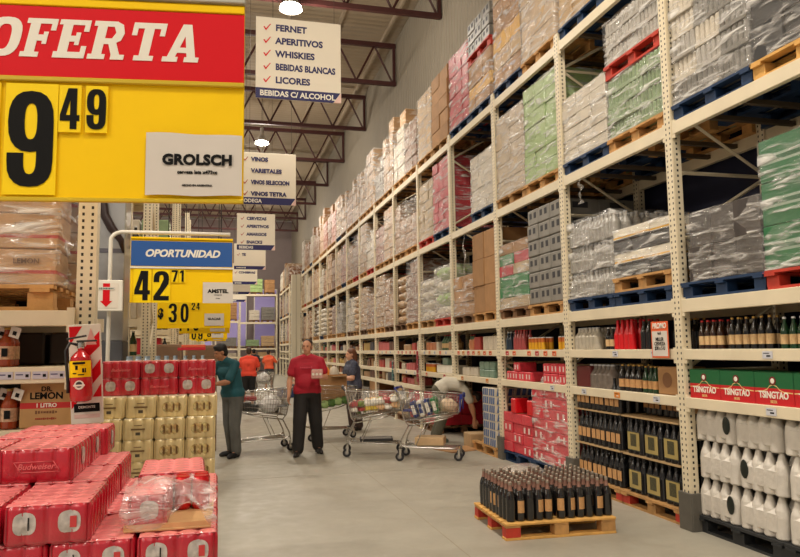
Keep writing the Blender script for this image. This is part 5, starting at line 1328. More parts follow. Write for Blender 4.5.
    # gold packs and red packs behind
    mg = mat('gold_film', lin(222, 200, 146), .3, .1, .1, 20, .1, 25, coat=.3); mgt = mat('gold_film_top_highlight', lin(236, 224, 190), .3, .2, .12, 30, .2, 40, coat=.4); mgw = mat('gold_can', lin(228, 206, 140), .25, .5, .5, 30)  # paler tops: can ends with white highlights painted into the colour
    G, gwin, gw, gd = can_pack(3, 4, .068, .146, mg, mgt, mgw, 'gold_can_pack'); gwm = gwin(3, .102, .13, .07, .075)
    gp = MB(); gp.box((0, 0, .0), (.09, .001, .011), mat('gold_print', lin(120, 92, 56), .5)); gp.box((0, 0, -.03), (.03, .001, .02), mat('gold_print_dark', lin(84, 76, 60), .5)); gp.box((0, 0, .026), (.05, .001, .005), mat('gold_print', lin(120, 92, 56), .5)); gpm = gp.mesh('print')
    gn = MB(); 
    for xx in (-.035, .012, .05): gn.box((xx, 0, 0), (.012, .001, .05), mat('gold_shadow_print', lin(110, 80, 40), .5))
    gnm = gn.mesh('can_mark')
    r = random.Random(8)
    for k in range(8):
        for i in range(4):
            for j in range(2):
                if j == 1 and k < 6: continue
                y = 5.2+j*.275+(.05 if k == 7 else 0); x = -.83+i*.2065+(.01 if k == 7 else 0)
                if k == 7 and i == 0: x += 0
                z = .121+k*.1462
                o = link('gold_can_pack', G, None, (x, y, z), r.uniform(-.01, .01)); tag(o, 'gold can pack, %s from left, %s course of the gold stack%s' % (ORD[i], ORD[k], ' rear' if j else ''), 'can pack', 'gold can packs')
                if j == 0:
                    if (k*2+i//2) % 2: link('film_window', gwm, o); link('can_mark', gnm, o, (.102, -.0022, .07))
                    else: link('print', gpm, o, (.102, -.001, .075))
    b = PAL['wood']; o = link('pallet', b, None, (-.84+1.0, 5.15, -.022), pi/2); o.location = (.16-.16, 5.14, 0); o.scale = (.9, .84, .84); tag(o, 'wooden pallet under the gold can packs', 'pallet')
    C, cwin, cw, cd = can_pack(4, 3, .0655, .122, mfr, mfrt, mcanw, 'red_can_pack')
    for k in range(2):
        for i in range(3):
            for j in range(2):
                o = link('red_can_pack', C, None, (-.80+i*.2635+(.0), 5.42+j*.2, .121+8*.1462+.001+k*.1225)); tag(o, 'red can pack on top of the gold stack, %s course, %s from the left%s' % (['lower', 'upper'][k], ORD[i], ', rear' if j else ''), 'can pack', 'red packs on the gold stack')
                if j == 0:
                    if (k+i) % 2 == 0:
                        q = link('film_window', wA1, o, (.0, 0, 0)); q = link('film_window', wA2, o, (.0, 0, 0)); 
                    else: link('printed_name', lgm, o, (w4/2, -.0015, .06), rot=(pi/2, 0, 0))
                    mk = MB(); 
beer()

# ------------------------------------------------------------------ shopping carts
def cart_tub(b, p0, p1, r, m, n=5): b.tube([p0, p1], r, m, n)
def cart(x, y, rz, label, nose='blue', kind='deep', first=[None]):
    """nose towards local +x, handle at -x"""
    mpl = mat('cart_blue_plastic', lin(30, 44, 130), .4) if nose == 'blue' else mat('cart_grey_plastic', lin(70, 70, 74), .5)
    t = empty('shopping_cart', (x, y, 0), rz); tag(t, label, 'shopping cart', 'shopping carts in the aisle')
    L0, L1 = -.44, .46; T0, T1 = .98, .92; B0, B1 = .56, .66; W0, W1, V0, V1 = .29, .225, .24, .19
    bx0, bx1 = -.36, .40
    def top(u, s): return Vector((L0+(L1-L0)*u, s*(W0+(W1-W0)*u), T0+(T1-T0)*u))
    def bot(u, s): return Vector((bx0+(bx1-bx0)*u, s*(V0+(V1-V0)*u), B0+(B1-B0)*u))
    b = MB(); rw = .0034
    for s in (-1, 1):
        for i in range(0, 21):
            u = i/20; b.tube([top(u, s), bot(u, s)], rw*.8, mchrome, 4)
        for k in (.18, .38, .58, .78): b.tube([top(0, s).lerp(bot(0, s), k), top(1, s).lerp(bot(1, s), k)], rw, mchrome, 4)
    for i in range(0, 11):
        s = -1+i/5; 
        b.tube([top(1, s), bot(1, s)], rw*.8, mchrome, 4); b.tube([top(0, s), bot(0, s)], rw*.8, mchrome, 4); b.tube([bot(0, s), bot(1, s)], rw*.8, mchrome, 4)
    for k in (.3, .6): b.tube([top(1, -1).lerp(bot(1, -1), k), top(1, 1).lerp(bot(1, 1), k)], rw, mchrome, 4); b.tube([top(0, -1).lerp(bot(0, -1), k), top(0, 1).lerp(bot(0, 1), k)], rw, mchrome, 4)
    for u in (.2, .4, .6, .8): b.tube([bot(u, -1), bot(u, 1)], rw, mchrome, 4)
    link('wire_basket', b.mesh('basket'), t)
    b = MB(); b.tube([top(0, 1), top(1, 1), top(1, -1), top(0, -1)], .008, mchrome, 7, closed=True); b.tube([bot(0, 1), bot(1, 1), bot(1, -1), bot(0, -1)], .007, mchrome, 7, closed=True); link('rim', b.mesh('rim'), t)
    b = MB()
    for s in (-1, 1):
        b.tube([(-.47, s*.26, 1.02), (-.44, s*.27, .97), (-.36, s*.25, .58), (-.30, s*.25, .5), (-.40, s*.26, .3), (-.43, s*.26, .18)], .012, mchrome, 8)
        b.tube([(-.42, s*.26, .24), (-.35, s*.25, .2), (.30, s*.18, .17), (.40, s*.17, .17)], .012, mchrome, 8)
        b.tube([(-.30, s*.25, .5), (.1, s*.22, .56), (.34, s*.19, .63)], .01, mchrome, 8)
        b.tube([(-.05, s*.22, .54), (-.2, s*.24, .21)], .008, mchrome, 6)
    for i in range(7): q = -.15+.05*i; b.tube([(-.38, q, .205), (.36, q, .175)], .004, mchrome, 4)
    b.tube([(.38, -.17, .17), (.38, .17, .17)], .01, mchrome, 6); b.tube([(-.36, -.25, .2), (-.36, .25, .2)], .01, mchrome, 6)
    link('chassis', b.mesh('chassis'), t)
    b = MB(); b.tube([(-.49, -.27, 1.03), (-.49, .27, 1.03)], .016, mpl, 10)
    for s in (-1, 1): b.tube([(-.49, s*.26, 1.03), (-.45, s*.27, .98)], .012, mpl, 8)
    h = link('handle', b.mesh('handle'), t)
    b = MB()
    for s in (-1, 1):
        b.box((.462, s*.222, .905), (.04, .04, .07), mpl, .008); b.box((.445, s*.215, .80), (.018, .018, .2), mpl, .004)
    b.box((.468, 0, .925), (.018, .4, .03), mpl, .006); link('nose_bumper', b.mesh('bumper'), t)
    # wheels
    for x_, s, r_ in ((-.43, -1, .062), (-.43, 1, .062), (.40, -.66, .062), (.40, .66, .062)):
        b = MB(); X = Matrix.Translation((x_, s*.26, .063)) @ Matrix.Rotation(pi/2, 4, 'X')
        b.lathe([(.03, -.013), (.056, -.014), (.0625, -.008), (.0625, .008), (.056, .014), (.03, .013)], mrubber, 18, X=X); b.lathe([(.001, -.015), (.03, -.015), (.03, .015), (.001, .015)], mat('wheel_hub', (.3, .29, .27), .4, .3), 12, X=X)
        w = link('wheel', b.mesh('wheel'), t)
        b = MB()
        for q in (-.021, .021): b.box((x_+.01, s*.26+q, .11), (.03, .003, .11), mchrome, 0)
        b.box((x_+.01, s*.26, .166), (.04, .045, .01), mchrome); link('fork', b.mesh('fork'), w)
    # child seat flap
    b = MB()
    for i in range(6): s = -.22+.088*i; b.tube([(-.40, s, .7), (-.26, s*.95, .97)], .0035, mchrome, 4)
    b.tube([(-.26, -.23, .97), (-.26, .23, .97)], .005, mchrome, 5); b.box((-.33, 0, .7), (.16, .4, .008), mpl, .003); link('child_seat', b.mesh('seat'), t)
    return t
def lump(b, c, r, m, seed=0, n=18):
    rr = random.Random(seed); ph = [rr.uniform(0, 6) for _ in range(6)]; k = n//2; vs = []
    for i in range(k+1):
        t = pi*i/k
        for j in range(n):
            p = 2*pi*j/n; x, y, z = sin(t)*cos(p), sin(t)*sin(p), -cos(t)
            d = 1+.13*sin(4*x+3*z+ph[0])+.1*sin(6*y+2*x+ph[1])+.07*sin(11*z+5*y+ph[2])+.05*sin(15*x+9*y+ph[3])
            z2 = max(z*d, -.72); vs.append((c[0]+r[0]*x*d, c[1]+r[1]*y*d, c[2]+r[2]*z2+(.35*r[2] if (z > .85 and j % 5 == 0) else 0)))
    b.add(vs, [(i*n+j, i*n+(j+1) % n, (i+1)*n+(j+1) % n, (i+1)*n+j) for i in range(k) for j in range(n)], m, True)
def item(name, mb, loc, label, cat, group=None, rz=0):
    o = link(name, mb.mesh(name), None, loc, rz); return tag(o, label, cat, group)
def carts():
    def T(t, p): return Matrix.Translation(t.location) @ Matrix.Rotation(t.rotation_euler.z, 4, 'Z') @ Vector(p)
    a = math.atan2(9.622-10.035, 3.461-2.571)
    c1 = cart(3.04, 9.98, a, 'chrome cart with blue nose corners beside the bent-over person')
    mb_ = mat('nappy_blue', lin(44, 60, 120), .4, 0, .2, 12)
    for i, (px, col, nm) in enumerate(((-.2, mb_, 'blue and white'), (-.1, mwhite, 'white and blue'), (.0, mb_, 'dark blue'), (.1, mgrn, 'green'))):
        b = MB(); b.box((0, 0, .12), (.075, .3, .24), col, .02, Matrix.Rotation(-.3, 4, 'Y')); b.box((0, -.152, .12), (.05, .004, .14), mwhite if col is not mwhite else mb_, 0, Matrix.Rotation(-.3, 4, 'Y'))
        item('packet', b, T(c1, (px, -.02, .6+.02*i)), '%s packet leaning in the cart with blue nose corners' % nm, 'packet', 'packets in the blue-cornered cart', a)
    b = MB(); lump(b, (0, 0, .09), (.14, .16, .1), mat('beige_goods', lin(206, 180, 150), .6, 0, .3, 14), 3); item('bag', b, T(c1, (.26, 0, .66)), 'beige bag near the nose of the blue-cornered cart', 'bag', rz=a)
    b = MB(); b.box((0, 0, .06), (.42, .3, .12), mcar2, .01); item('carton', b, T(c1, (-.02, 0, .205)), 'flat pale carton on the lower tray of the blue-cornered cart', 'carton', rz=a)
    c2 = cart(2.36, 10.75, a+.25, 'chrome cart heaped with vegetables and bottles, left of the blue-cornered cart', nose='grey')
    r = random.Random(6); kinds = [('green bottle', mat('veg_green', lin(110, 130, 50), .4, 0, .2, 12)), ('yellow fruit bag', mat('fruit_yellow', lin(206, 176, 60), .5, 0, .2, 14)), ('red meat tray', mat('meat_red', lin(180, 70, 70), .4, 0, .3, 16)), ('pale bread loaf', mat('bread_pale', lin(220, 176, 130), .7, 0, .2, 12)), ('white pot', mwhite)]
    k = 0
    for i in range(7):
        for j in range(4):
            nm, m = kinds[r.randrange(5)]; b = MB()
            if 'bottle' in nm: b.lathe([(.02, -.11), (.035, -.1), (.035, .04), (.014, .1), (.014, .12)], m, 10, X=Matrix.Rotation(1.2, 4, 'Y'))
            elif 'tray' in nm: b.box((0, 0, 0), (.13, .1, .05), m, .012)
            else: lump(b, (0, 0, 0), (.085, .07, .05), m, i*3+j, 12)
            p = T(c2, (-.31+.1*i, -.15+.1*j, .66+.012*i+r.uniform(0, .03)))
            b2 = item(nm.split(' ', 1)[1].replace(' ', '_'), b, p, '%s in the heap inside the vegetable cart' % nm, nm.split()[-1], nm+'s in the vegetable cart', r.uniform(0, 3)); k += 1
            p2 = T(c2, (-.31+.1*i, -.15+.1*j, .75+.012*i)); nm, m = kinds[r.randrange(5)]; b = MB(); lump(b, (0, 0, 0), (.08, .07, .05), m, i+20, 12)
            item('produce_bag', b, p2, '%s-coloured bag on top of the heap in the vegetable cart' % nm.split()[0], 'bag', nm.split()[0]+' bags topping the heap', r.uniform(0, 3))
    for i in range(3):
        b = MB(); b.box((0, 0, .02), (.5, .09, .04), mblk, .006); b.box((0, 0, .042), (.46, .02, .004), mpaper); item('newspaper_bundle', b, T(c2, (.02, -.13+.12*i, .21+.0*i)), 'dark bundle with a pale stripe on the lower tray of the vegetable cart', 'bundle', 'dark bundles on the lower tray', c2.rotation_euler.z)
    c3 = cart(1.98, 12.9, radians(12), 'chrome cart carrying a big brown box, behind the person in the red shirt', nose='grey')
    b = MB()
    for q, d in (((0, -.18, .24), (.56, .006, .48)), ((0, .18, .24), (.56, .006, .48)), ((-.28, 0, .24), (.006, .36, .48)), ((.28, 0, .24), (.006, .36, .48)), ((0, 0, .004), (.56, .36, .008))): b.box(q, d, mcar)
    b.box((.12, -.235, .45), (.3, .12, .005), mcar2, 0, Matrix.Rotation(.0, 4, 'X')); item('open_carton', b, T(c3, (.0, 0, .67)), 'big open brown box standing in the cart behind the red-shirted person', 'carton', rz=radians(12))
    for i, (px, py_, m, nm) in enumerate(((-.18, -.05, mat('corn_yellow', lin(240, 196, 30), .4), 'yellow'), (-.05, .05, mat('corn_orange', lin(236, 140, 50), .4), 'orange'), (.1, 0, mwcase, 'white'), (-.12, .12, mat('leaf_red', lin(196, 60, 40), .5), 'red'))):
        b = MB(); b.ell((0, 0, .2), (.11, .1, .2), m, 12); item('packet', b, T(c3, (px, py_, .9)), '%s packet sticking out of the big open brown box' % nm, 'packet', None, 0)
    for i in range(5):
        b = MB(); lump(b, (0, 0, .06), (.09, .08, .07), [mat('leaf_green', lin(70, 104, 44), .5, 0, .3, 20), mpalegreen][i % 2], 9); item('lettuce', b, T(c3, (-.30+.13*i, -.2+.0*(i % 2), .53+.02*i)), '%s green vegetable in the cart carrying the big brown box' % ['dark', 'pale'][i % 2], 'vegetable', '%s vegetables in the box cart' % ['dark', 'pale'][i % 2])
    c4 = cart(.70, 11.75, radians(186), 'chrome cart with a white bag inside, beside the person in the teal shirt', nose='grey')
    b = MB(); lump(b, (0, 0, .1), (.16, .14, .13), mat('bag_white', lin(226, 224, 220), .35, 0, .05, 6, .5, 14), 5); lump(b, (.04, .02, .22), (.07, .05, .06), mat('bag_white', lin(226, 224, 220)), 6); item('shopping_bag', b, T(c4, (-.12, 0, .6)), 'white plastic bag in the cart beside the teal-shirted person', 'bag')
    b = MB(); b.box((0, 0, .05), (.26, .3, .1), mblk, .015); b.box((-.05, 0, .11), (.14, .2, .04), mdarkm, .01); item('black_tray', b, T(c4, (.18, 0, .64)), 'black tray in the nose of the cart beside the teal-shirted person', 'tray')
    b = MB(); b.box((0, 0, .05), (.2, .2, .08), mat('veg_red', lin(170, 60, 60), .4), .02); item('red_packet', b, T(c4, (.18, 0, .785)), 'red packet on the black tray in the cart', 'packet')
    b = MB(); b.lathe([(.03, 0), (.035, .01), (.035, .13), (.013, .18), (.013, .22)], mblack, 10); item('bottle', b, T(c4, (-.27, -.1, .58)), 'small black bottle in front of the white bag in the cart', 'bottle')
    c5 = cart(1.3, 21.2, radians(95), 'far chrome cart piled white beside the person in orange', nose='grey')
    b = MB(); lump(b, (0, 0, .13), (.2, .18, .16), mat('bag_white', lin(226, 224, 220)), 9); item('shopping_bag', b, T(c5, (0, 0, .62)), 'white bag heaped in the far cart beside the person in orange', 'bag')
carts()

# ------------------------------------------------------------------ people
def shape(name, prims, voxel, m, parent=None, loc=(0, 0, 0), rz=0, smooth=4):
    """one continuous skin grown round tapered limbs (and ellipsoids), in the pose of the joints"""
    b = MB()
    for p in prims:
        if p[0] == 'e':
            _, c, r, *rot = p
            X = Matrix.Translation(c) @ (Euler(rot[0]).to_matrix().to_4x4() if rot else Matrix.Identity(4)); b.ell((0, 0, 0), r, m, 16, X)
        else:
            p0, r0, p1, r1 = p; p0 = Vector(p0); p1 = Vector(p1); d = p1-p0; L_ = d.length
            if L_ < 1e-4: continue
            q = d.to_track_quat('Z', 'Y').to_matrix().to_4x4(); X = Matrix.Translation(p0) @ q
            pr = [(r0*sin(t), -r0*cos(t)) for t in [pi/2*i/4+.001 for i in range(5)]]+[(r1*cos(t), L_+r1*sin(t)) for t in [pi/2*i/4 for i in range(4)]]+[(r1*.02, L_+r1)]
            pr[0] = (.0005, -r0); b.lathe(pr, m, 12, X=X)
    o = link(name, b.mesh(name)); 
    md = o.modifiers.new('r', 'REMESH'); md.mode = 'VOXEL'; md.voxel_size = voxel; md.use_smooth_shade = True
    sm = o.modifiers.new('s', 'SMOOTH'); sm.factor = .5; sm.iterations = smooth
    dg = bpy.context.evaluated_depsgraph_get(); me = bpy.data.meshes.new_from_object(o.evaluated_get(dg)); bpy.data.objects.remove(o)
    me.materials.clear(); me.materials.append(m); me.polygons.foreach_set('material_index', [0]*len(me.polygons))
    r = link(name, me, parent, loc, rz); return r
def V(*a): return Vector(a)
def hand(wr, d, side, up, fr=.0085, curl=.3):
    """wr wrist, d direction of the palm, side towards the thumb, up = back of the hand normal; returns prims"""
    d = d.normalized(); side = (side-d*side.dot(d)).normalized(); n = d.cross(side).normalized()
    if n.dot(up) < 0: n = -n
    P = []
    for k in (-1.5, -.5, .5, 1.5): P.append((wr+d*.01+side*k*.010, .017, wr+d*.085+side*k*.019, .0125))
    for k, l in zip((1.5, .5, -.5, -1.5), (.068, .078, .072, .056)):
        a = wr+d*.082+side*k*.0205; c = a+(d*cos(curl)-n*sin(curl))*l*.5+side*k*.002; e = c+(d*cos(curl*2.4)-n*sin(curl*2.4))*l*.5
        P += [(a, fr*1.05, c, fr), (c, fr, e, fr*.82)]
    a = wr+d*.022+side*.024; c = a+(d*.6+side*.75-n*.2).normalized()*.04; e = c+(d*.85+side*.35-n*.35).normalized()*.033
    P += [(a, .014, c, .011), (c, .0105, e, .0085)]
    return P
def head_prims(hc, f, up, s=1.):
    """head centred at hc, facing f"""
    f = (f-up*f.dot(up)).normalized(); r = f.cross(up).normalized(); M3 = Matrix((r, f, up)).transposed(); e = M3.to_euler()
    def W_(x, y, z): return hc+r*x*s+f*y*s+up*z*s
    P = [('e', W_(0, -.012, .03), (.074*s, .093*s, .088*s), e), ('e', W_(0, .015, -.035), (.058*s, .072*s, .078*s), e), ('e', W_(0, .045, -.085), (.03*s, .03*s, .025*s), e),
         (W_(0, .082, .012), .010*s, W_(0, .102, -.02), .0135*s), ('e', W_(0, .083, -.052), (.024*s, .012*s, .008*s), e),
         ('e', W_(-.077, -.005, -.005), (.010*s, .02*s, .032*s), e), ('e', W_(.077, -.005, -.005), (.010*s, .02*s, .032*s), e),
         ('e', W_(-.03, .075, .028), (.022*s, .014*s, .008*s), e), ('e', W_(.03, .075, .028), (.022*s, .014*s, .008*s), e)]
    return P, W_, e
def person(label, J, skin, shirt, trousers, shoes, hair, baggy=1., vox=.009, facing=(0, -1, 0), loc=(0, 0, 0), rz=0, shorts=False, hairstyle='short', sleeve=.45, belly=0., headup=(0, 0, 1), s=1., cov=None, stout=1., handspec=None, long_hair=False, group=None):
    """J: joints in local metres: pel, waist, chest, neck, head, shL elL wrL shR elR wrR hipL knL anL toL hipR ..."""
    F = Vector(facing); msk = mat('skin_'+label.split()[-1]+str(round(skin[0]*100)), skin, .5, 0, .06, 8)
    rt = (J['shR']-J['shL']).normalized()
    P = []
    st = stout
    def limb(a, b, r0, r1): P.append((J[a], r0, J[b], r1))
    for sd in 'LR':
        limb('sh'+sd, 'el'+sd, .047*st, .036*st); limb('el'+sd, 'wr'+sd, .038*st, .024)
        P.append((J['el'+sd].lerp(J['wr'+sd], .15), .042*st, J['el'+sd].lerp(J['wr'+sd], .5), .034*st))
        limb('hip'+sd, 'kn'+sd, .078*st, .052); limb('kn'+sd, 'an'+sd, .05, .034); P.append((J['kn'+sd].lerp(J['an'+sd], .12), .05, J['kn'+sd].lerp(J['an'+sd], .45), .053))
        limb('an'+sd, 'to'+sd, .03, .022)
    tor = lambda gx: [(J['pel']-rt*.075*st, .095*st+gx, J['pel']+rt*.075*st, .095*st+gx), (J['waist']-rt*.07*st, .09*st+gx, J['waist']+rt*.07*st, .09*st+gx), (J['pel']-rt*.07*st, .095*st+gx, J['waist']-rt*.07*st, .088*st+gx), (J['pel']+rt*.07*st, .095*st+gx, J['waist']+rt*.07*st, .088*st+gx),
          (J['waist']-rt*.065*st, .09*st+gx, J['chest']-rt*.085*st, .095*st+gx), (J['waist']+rt*.065*st, .09*st+gx, J['chest']+rt*.085*st, .095*st+gx), (J['chest']-rt*.085*st, .095*st+gx, J['chest']+rt*.085*st, .095*st+gx),
          (J['chest']-rt*.06, .08+gx, J['shL']-rt*-.03, .05+gx), (J['chest']+rt*.06, .08+gx, J['shR']-rt*.03, .05+gx), (J['shL'], .048+gx, J['neck'], .045+gx), (J['shR'], .048+gx, J['neck'], .045+gx), (J['shL'], .05+gx, J['shR'], .05+gx)]
    P += tor(0)
    P.append((J['neck'], .056, J['head']-Vector(headup)*.03, .05))
    H, W_, e = head_prims(J['head'], F, Vector(headup), s); P += H
    for sd in 'LR':
        d = J['wr'+sd]-J['el'+sd]
        if handspec and sd in handspec: hd, hs, hu, cu = handspec[sd]
        else: hd, hs, hu, cu = d, F, (rt if sd == 'R' else -rt), .35
        P += hand(J['wr'+sd], Vector(hd), Vector(hs), Vector(hu), max(.0085, vox*.95), cu)
    body = shape('person', P, vox, msk, None, loc, rz, 3); tag(body, label, 'person', group)
    # shirt
    g = .016; msh, mtr, msho, mha = shirt, trousers, shoes, hair
    SP = tor(g)
    if belly: SP.append(('e', J['waist']+F*.055, (.165, .12, .15)))
    # hem ends over the hips
    hm = J['pel'].lerp(J['waist'], .3); SP.append((hm-rt*.078*st, .108*st+.014, hm+rt*.078*st, .108*st+.014))
    for sd in 'LR':
        SP.append((J['sh'+sd], .06*st, J['sh'+sd].lerp(J['el'+sd], sleeve*.5), .062*st)); SP.append((J['sh'+sd].lerp(J['el'+sd], sleeve*.4), .06*st, J['sh'+sd].lerp(J['el'+sd], sleeve), .064*st))
    SP = [p if p[0] == 'e' else p for p in SP]
    shape('shirt', SP, max(vox, .012), msh, body, smooth=3)
    TP = [(J['pel']-rt*.075*st, .1*st+g*.9, J['pel']+rt*.075*st, .1*st+g*.9), (J['pel'].lerp(J['waist'], .35)-rt*.07*st, .095*st+g, J['pel'].lerp(J['waist'], .35)+rt*.07*st, .095*st+g)]
    for sd in 'LR':
        TP.append((J['hip'+sd], .105*st, J['kn'+sd], .082*st*baggy if not shorts else .09))
        if shorts: TP[-1] = (J['hip'+sd], .1*st, J['hip'+sd].lerp(J['kn'+sd], .85), .092)
        else: TP.append((J['kn'+sd], .078*st*baggy, J['an'+sd]+V(0, .01, .02), .07*st*baggy))
    shape('trousers', TP, max(vox, .012), mtr, body, smooth=3)
    for sd in 'LR':
        a, t = J['an'+sd], J['to'+sd]; d = (t-a); d.z = 0; d.normalize()
        z = .034
        shape('shoe', [(V(a.x, a.y, a.z-.03)-d*.03, .04, V(t.x, t.y, z+.006), .04), (V(a.x, a.y, z)-d*.045, .033, V(t.x, t.y, z-.002)+d*.03, .032), (a-V(0, 0, .01), .05, V(a.x, a.y, z)+d*.05, .042)], .009, msho, body, smooth=2)
    # hair, eyes
    up = Vector(headup)
    if hairstyle == 'short': HP = [('e', W_(0, -.03, .052), (.08*s, .086*s, .078*s), e), ('e', W_(0, -.05, .0), (.074*s, .06*s, .07*s), e)]
    elif hairstyle == 'thick': HP = [('e', W_(0, -.02, .06), (.09*s, .1*s, .085*s), e), ('e', W_(0, -.05, .0), (.082*s, .07*s, .085*s), e), ('e', W_(0, .045, .095), (.06*s, .04*s, .035*s), e)]
    elif hairstyle == 'receding': HP = [('e', W_(0, -.026, .058), (.08*s, .08*s, .076*s), e), ('e', W_(-.06, -.02, .01), (.02*s, .05*s, .05*s), e), ('e', W_(.06, -.02, .01), (.02*s, .05*s, .05*s), e)]
    else: HP = [('e', W_(0, -.02, .05), (.088*s, .095*s, .085*s), e), (W_(0, -.06, .02), .075*s, W_(0, -.09, -.2), .055*s), (W_(0, -.085, -.12), .06*s, W_(0, -.1, -.3), .035*s)]
    shape('hair', HP, .01, mha, body, smooth=2)
    b = MB()
    for sx in (-1, 1): c = W_(sx*.03, .081, .013); b.ell(c, (.009*s, .006*s, .006*s), mat('eye_dark', (.02, .015, .012), .3), 8)
    link('eyes', b.mesh('eyes'), body)
    b = MB(); b.tube([W_(-.02, .0955, -.052), W_(0, .0985, -.054), W_(.02, .0955, -.052)], .0028, mat('mouth_rose', lin(140, 70, 60), .5), 5); link('mouth', b.mesh('mouth'), body)
    return body
def stance(h=1.75, lean=(0, 0), sw=.2, hw=.09, legL=(0, 0), legR=(0, 0), turn=0):
    """upright joints facing -y; legL/legR: (foot x, foot y)"""
    k = h/1.75; lx, ly = lean
    J = dict(pel=V(0, 0, .93*k), waist=V(lx*.3, ly*.3, 1.1*k), chest=V(lx*.7, ly*.7, 1.3*k), neck=V(lx, ly, 1.49*k), head=V(lx*1.1, ly*1.1-.015, 1.635*k),
             shL=V(lx-sw, ly, 1.42*k), shR=V(lx+sw, ly, 1.42*k), hipL=V(-hw, 0, .9*k), hipR=V(hw, 0, .9*k))
    for sd, (fx, fy) in (('L', legL), ('R', legR)):
        sg = -1 if sd == 'L' else 1
        J['an'+sd] = V(sg*(hw+.02)+fx, fy, .085); J['kn'+sd] = V(sg*(hw+.01)+fx*.5, fy*.5-.03, .49*k); J['to'+sd] = J['an'+sd]+V(sg*.035, -.13, -.045)
    return J
def people():
    skin = lin(206, 150, 118)
    # person in the red shirt walking towards us with a pack in the hand
    J = stance(1.76, (0.0, -.02), .2, .095, legL=(-.03, -.16), legR=(.05, .1))
    J['toR'] = J['anR']+V(.04, -.12, -.045); J['anR'].z = .1
    J['elL'] = V(-.27, .0, 1.14); J['wrL'] = V(-.285, -.1, .9)
    J['elR'] = V(.285, .0, 1.17); J['wrR'] = V(.17, -.25, 1.19)
    J['shL'].z -= .01
    mt = mat('shirt_crimson', lin(176, 22, 46), .7, 0, .1, 6, .15, 12); mb_ = mat('trousers_black', lin(34, 31, 30), .8, 0, .15, 6, .3, 9)
    p = person('person in a crimson t-shirt and black trousers walking with a small pack in one hand', J, skin, mt, mb_, mat('shoe_dark', lin(36, 32, 30), .5), mat('hair_dark', lin(44, 32, 26), .6), vox=.0075, facing=(-.35, -1, -.05), loc=(1.36, 11.05, 0), rz=radians(-6), hairstyle='receding', belly=1, stout=1.12, baggy=1.15, sleeve=.6,
               handspec={'R': (V(-.75, -.6, .1), V(0, 0, 1), V(.3, -1, 0), .75)})
    b = MB(); b.box((0, 0, 0), (.17, .11, .13), mat('pack_pinkish', lin(214, 160, 150), .4, 0, .2, 30), .01)
    for i in range(3): b.lathe([(.0265, .065), (.0265, .072), (.02, .073)], mcanw, 10, (-.055+.055*i, 0, 0)); b.lathe([(.001, 0), (.02, 0), (.02, .003), (.001, .003)], mwhite, 10, X=Matrix.Translation((-.055+.055*i, -.055, 0)) @ Matrix.Rotation(pi/2, 4, 'X'))
    item('can_pack', b, (1.36+.105, 11.05-.36, 1.235), 'small pale pink can pack held by the person in the crimson t-shirt', 'can pack', rz=radians(-12))
    # faint chest print
    t = text('-------', .05, mat('shirt_print', lin(206, 70, 90), .7), p, (-.02, -.152, 1.33), bold=.01)
    # person in the teal shirt bent over the goods, seen from behind at the side
    J = stance(1.72, (-.12, -.16), .19, .09, legL=(.02, .05), legR=(.02, -.03))
    J['waist'] = V(-.0, -.02, 1.08); J['chest'] = V(-.02, -.07, 1.28); J['neck'] = V(-.03, -.13, 1.46); J['head'] = V(-.05, -.2, 1.575)
    J['shL'] = V(-.2, -.12, 1.39); J['shR'] = V(.17, -.08, 1.4)
    J['elL'] = V(-.26, -.3, 1.17); J['wrL'] = V(-.2, -.5, 1.08); J['elR'] = V(.2, -.24, 1.14); J['wrR'] = V(.06, -.46, 1.1)
    mj = mat('jeans_washed', lin(92, 92, 88), .8, 0, .25, 5, .3, 10)
    person('person in a dark teal shirt and grey jeans leaning towards the can stack', J, lin(170, 116, 84), mat('shirt_teal', lin(22, 82, 92), .75, 0, .12, 6, .15, 12), mj, mat('shoe_black', lin(24, 24, 26), .6), mat('hair_black', lin(18, 15, 14), .6), vox=.009, facing=(-.2, -1, -.3), loc=(.24, 11.2, 0), rz=radians(-55), hairstyle='thick', sleeve=.8, headup=(-.1, -.3, 1), stout=1.08)
    # person in orange with black shorts, back to us
    J = stance(1.68, (0, -.02), .19, .09, legL=(0, 0), legR=(.02, .04)); J['elL'] = V(-.27, -.08, 1.12); J['wrL'] = V(-.22, -.3, 1.05); J['elR'] = V(.28, -.05, 1.14); J['wrR'] = V(.24, -.3, 1.1)
    mo = mat('shirt_orange', lin(236, 74, 50), .7, 0, .08, 6, .15, 12)
    person('person in a bright orange-red shirt and black shorts seen from behind', J, skin, mo, mat('shorts_black', lin(30, 30, 32), .8), mat('shoe_grey', lin(60, 56, 54), .6), mat('hair_brown', lin(62, 44, 32), .6), vox=.014, facing=(0, -1, 0), loc=(.86, 20.3, 0), rz=radians(170), shorts=True, sleeve=.7, stout=1.15)
    J = stance(1.62, (0.03, -.03), .17, .08, legL=(0, 0), legR=(.05, -.06)); J['elL'] = V(-.27, -.1, 1.1); J['wrL'] = V(-.3, -.26, 1.2); J['elR'] = V(.26, -.05, 1.1); J['wrR'] = V(.28, -.22, 1.0)
    person('smaller person in an orange top and dark shorts farther down the aisle', J, skin, mat('shirt_orange_b', lin(240, 100, 60), .7, 0, .08, 6), mat('shorts_black', lin(30, 30, 32), .8), mat('shoe_grey', lin(60, 56, 54), .6), mat('hair_dark', lin(44, 32, 26), .6), vox=.016, facing=(0, -1, 0), loc=(2.02, 28.8, 0), rz=radians(160), shorts=True, sleeve=.7)
    J = stance(1.66, (0.0, -.03), .18, .08); J['elL'] = V(-.25, -.05, 1.1); J['wrL'] = V(-.22, -.2, 1.0); J['elR'] = V(.26, -.05, 1.1); J['wrR'] = V(.26, -.22, 1.0)
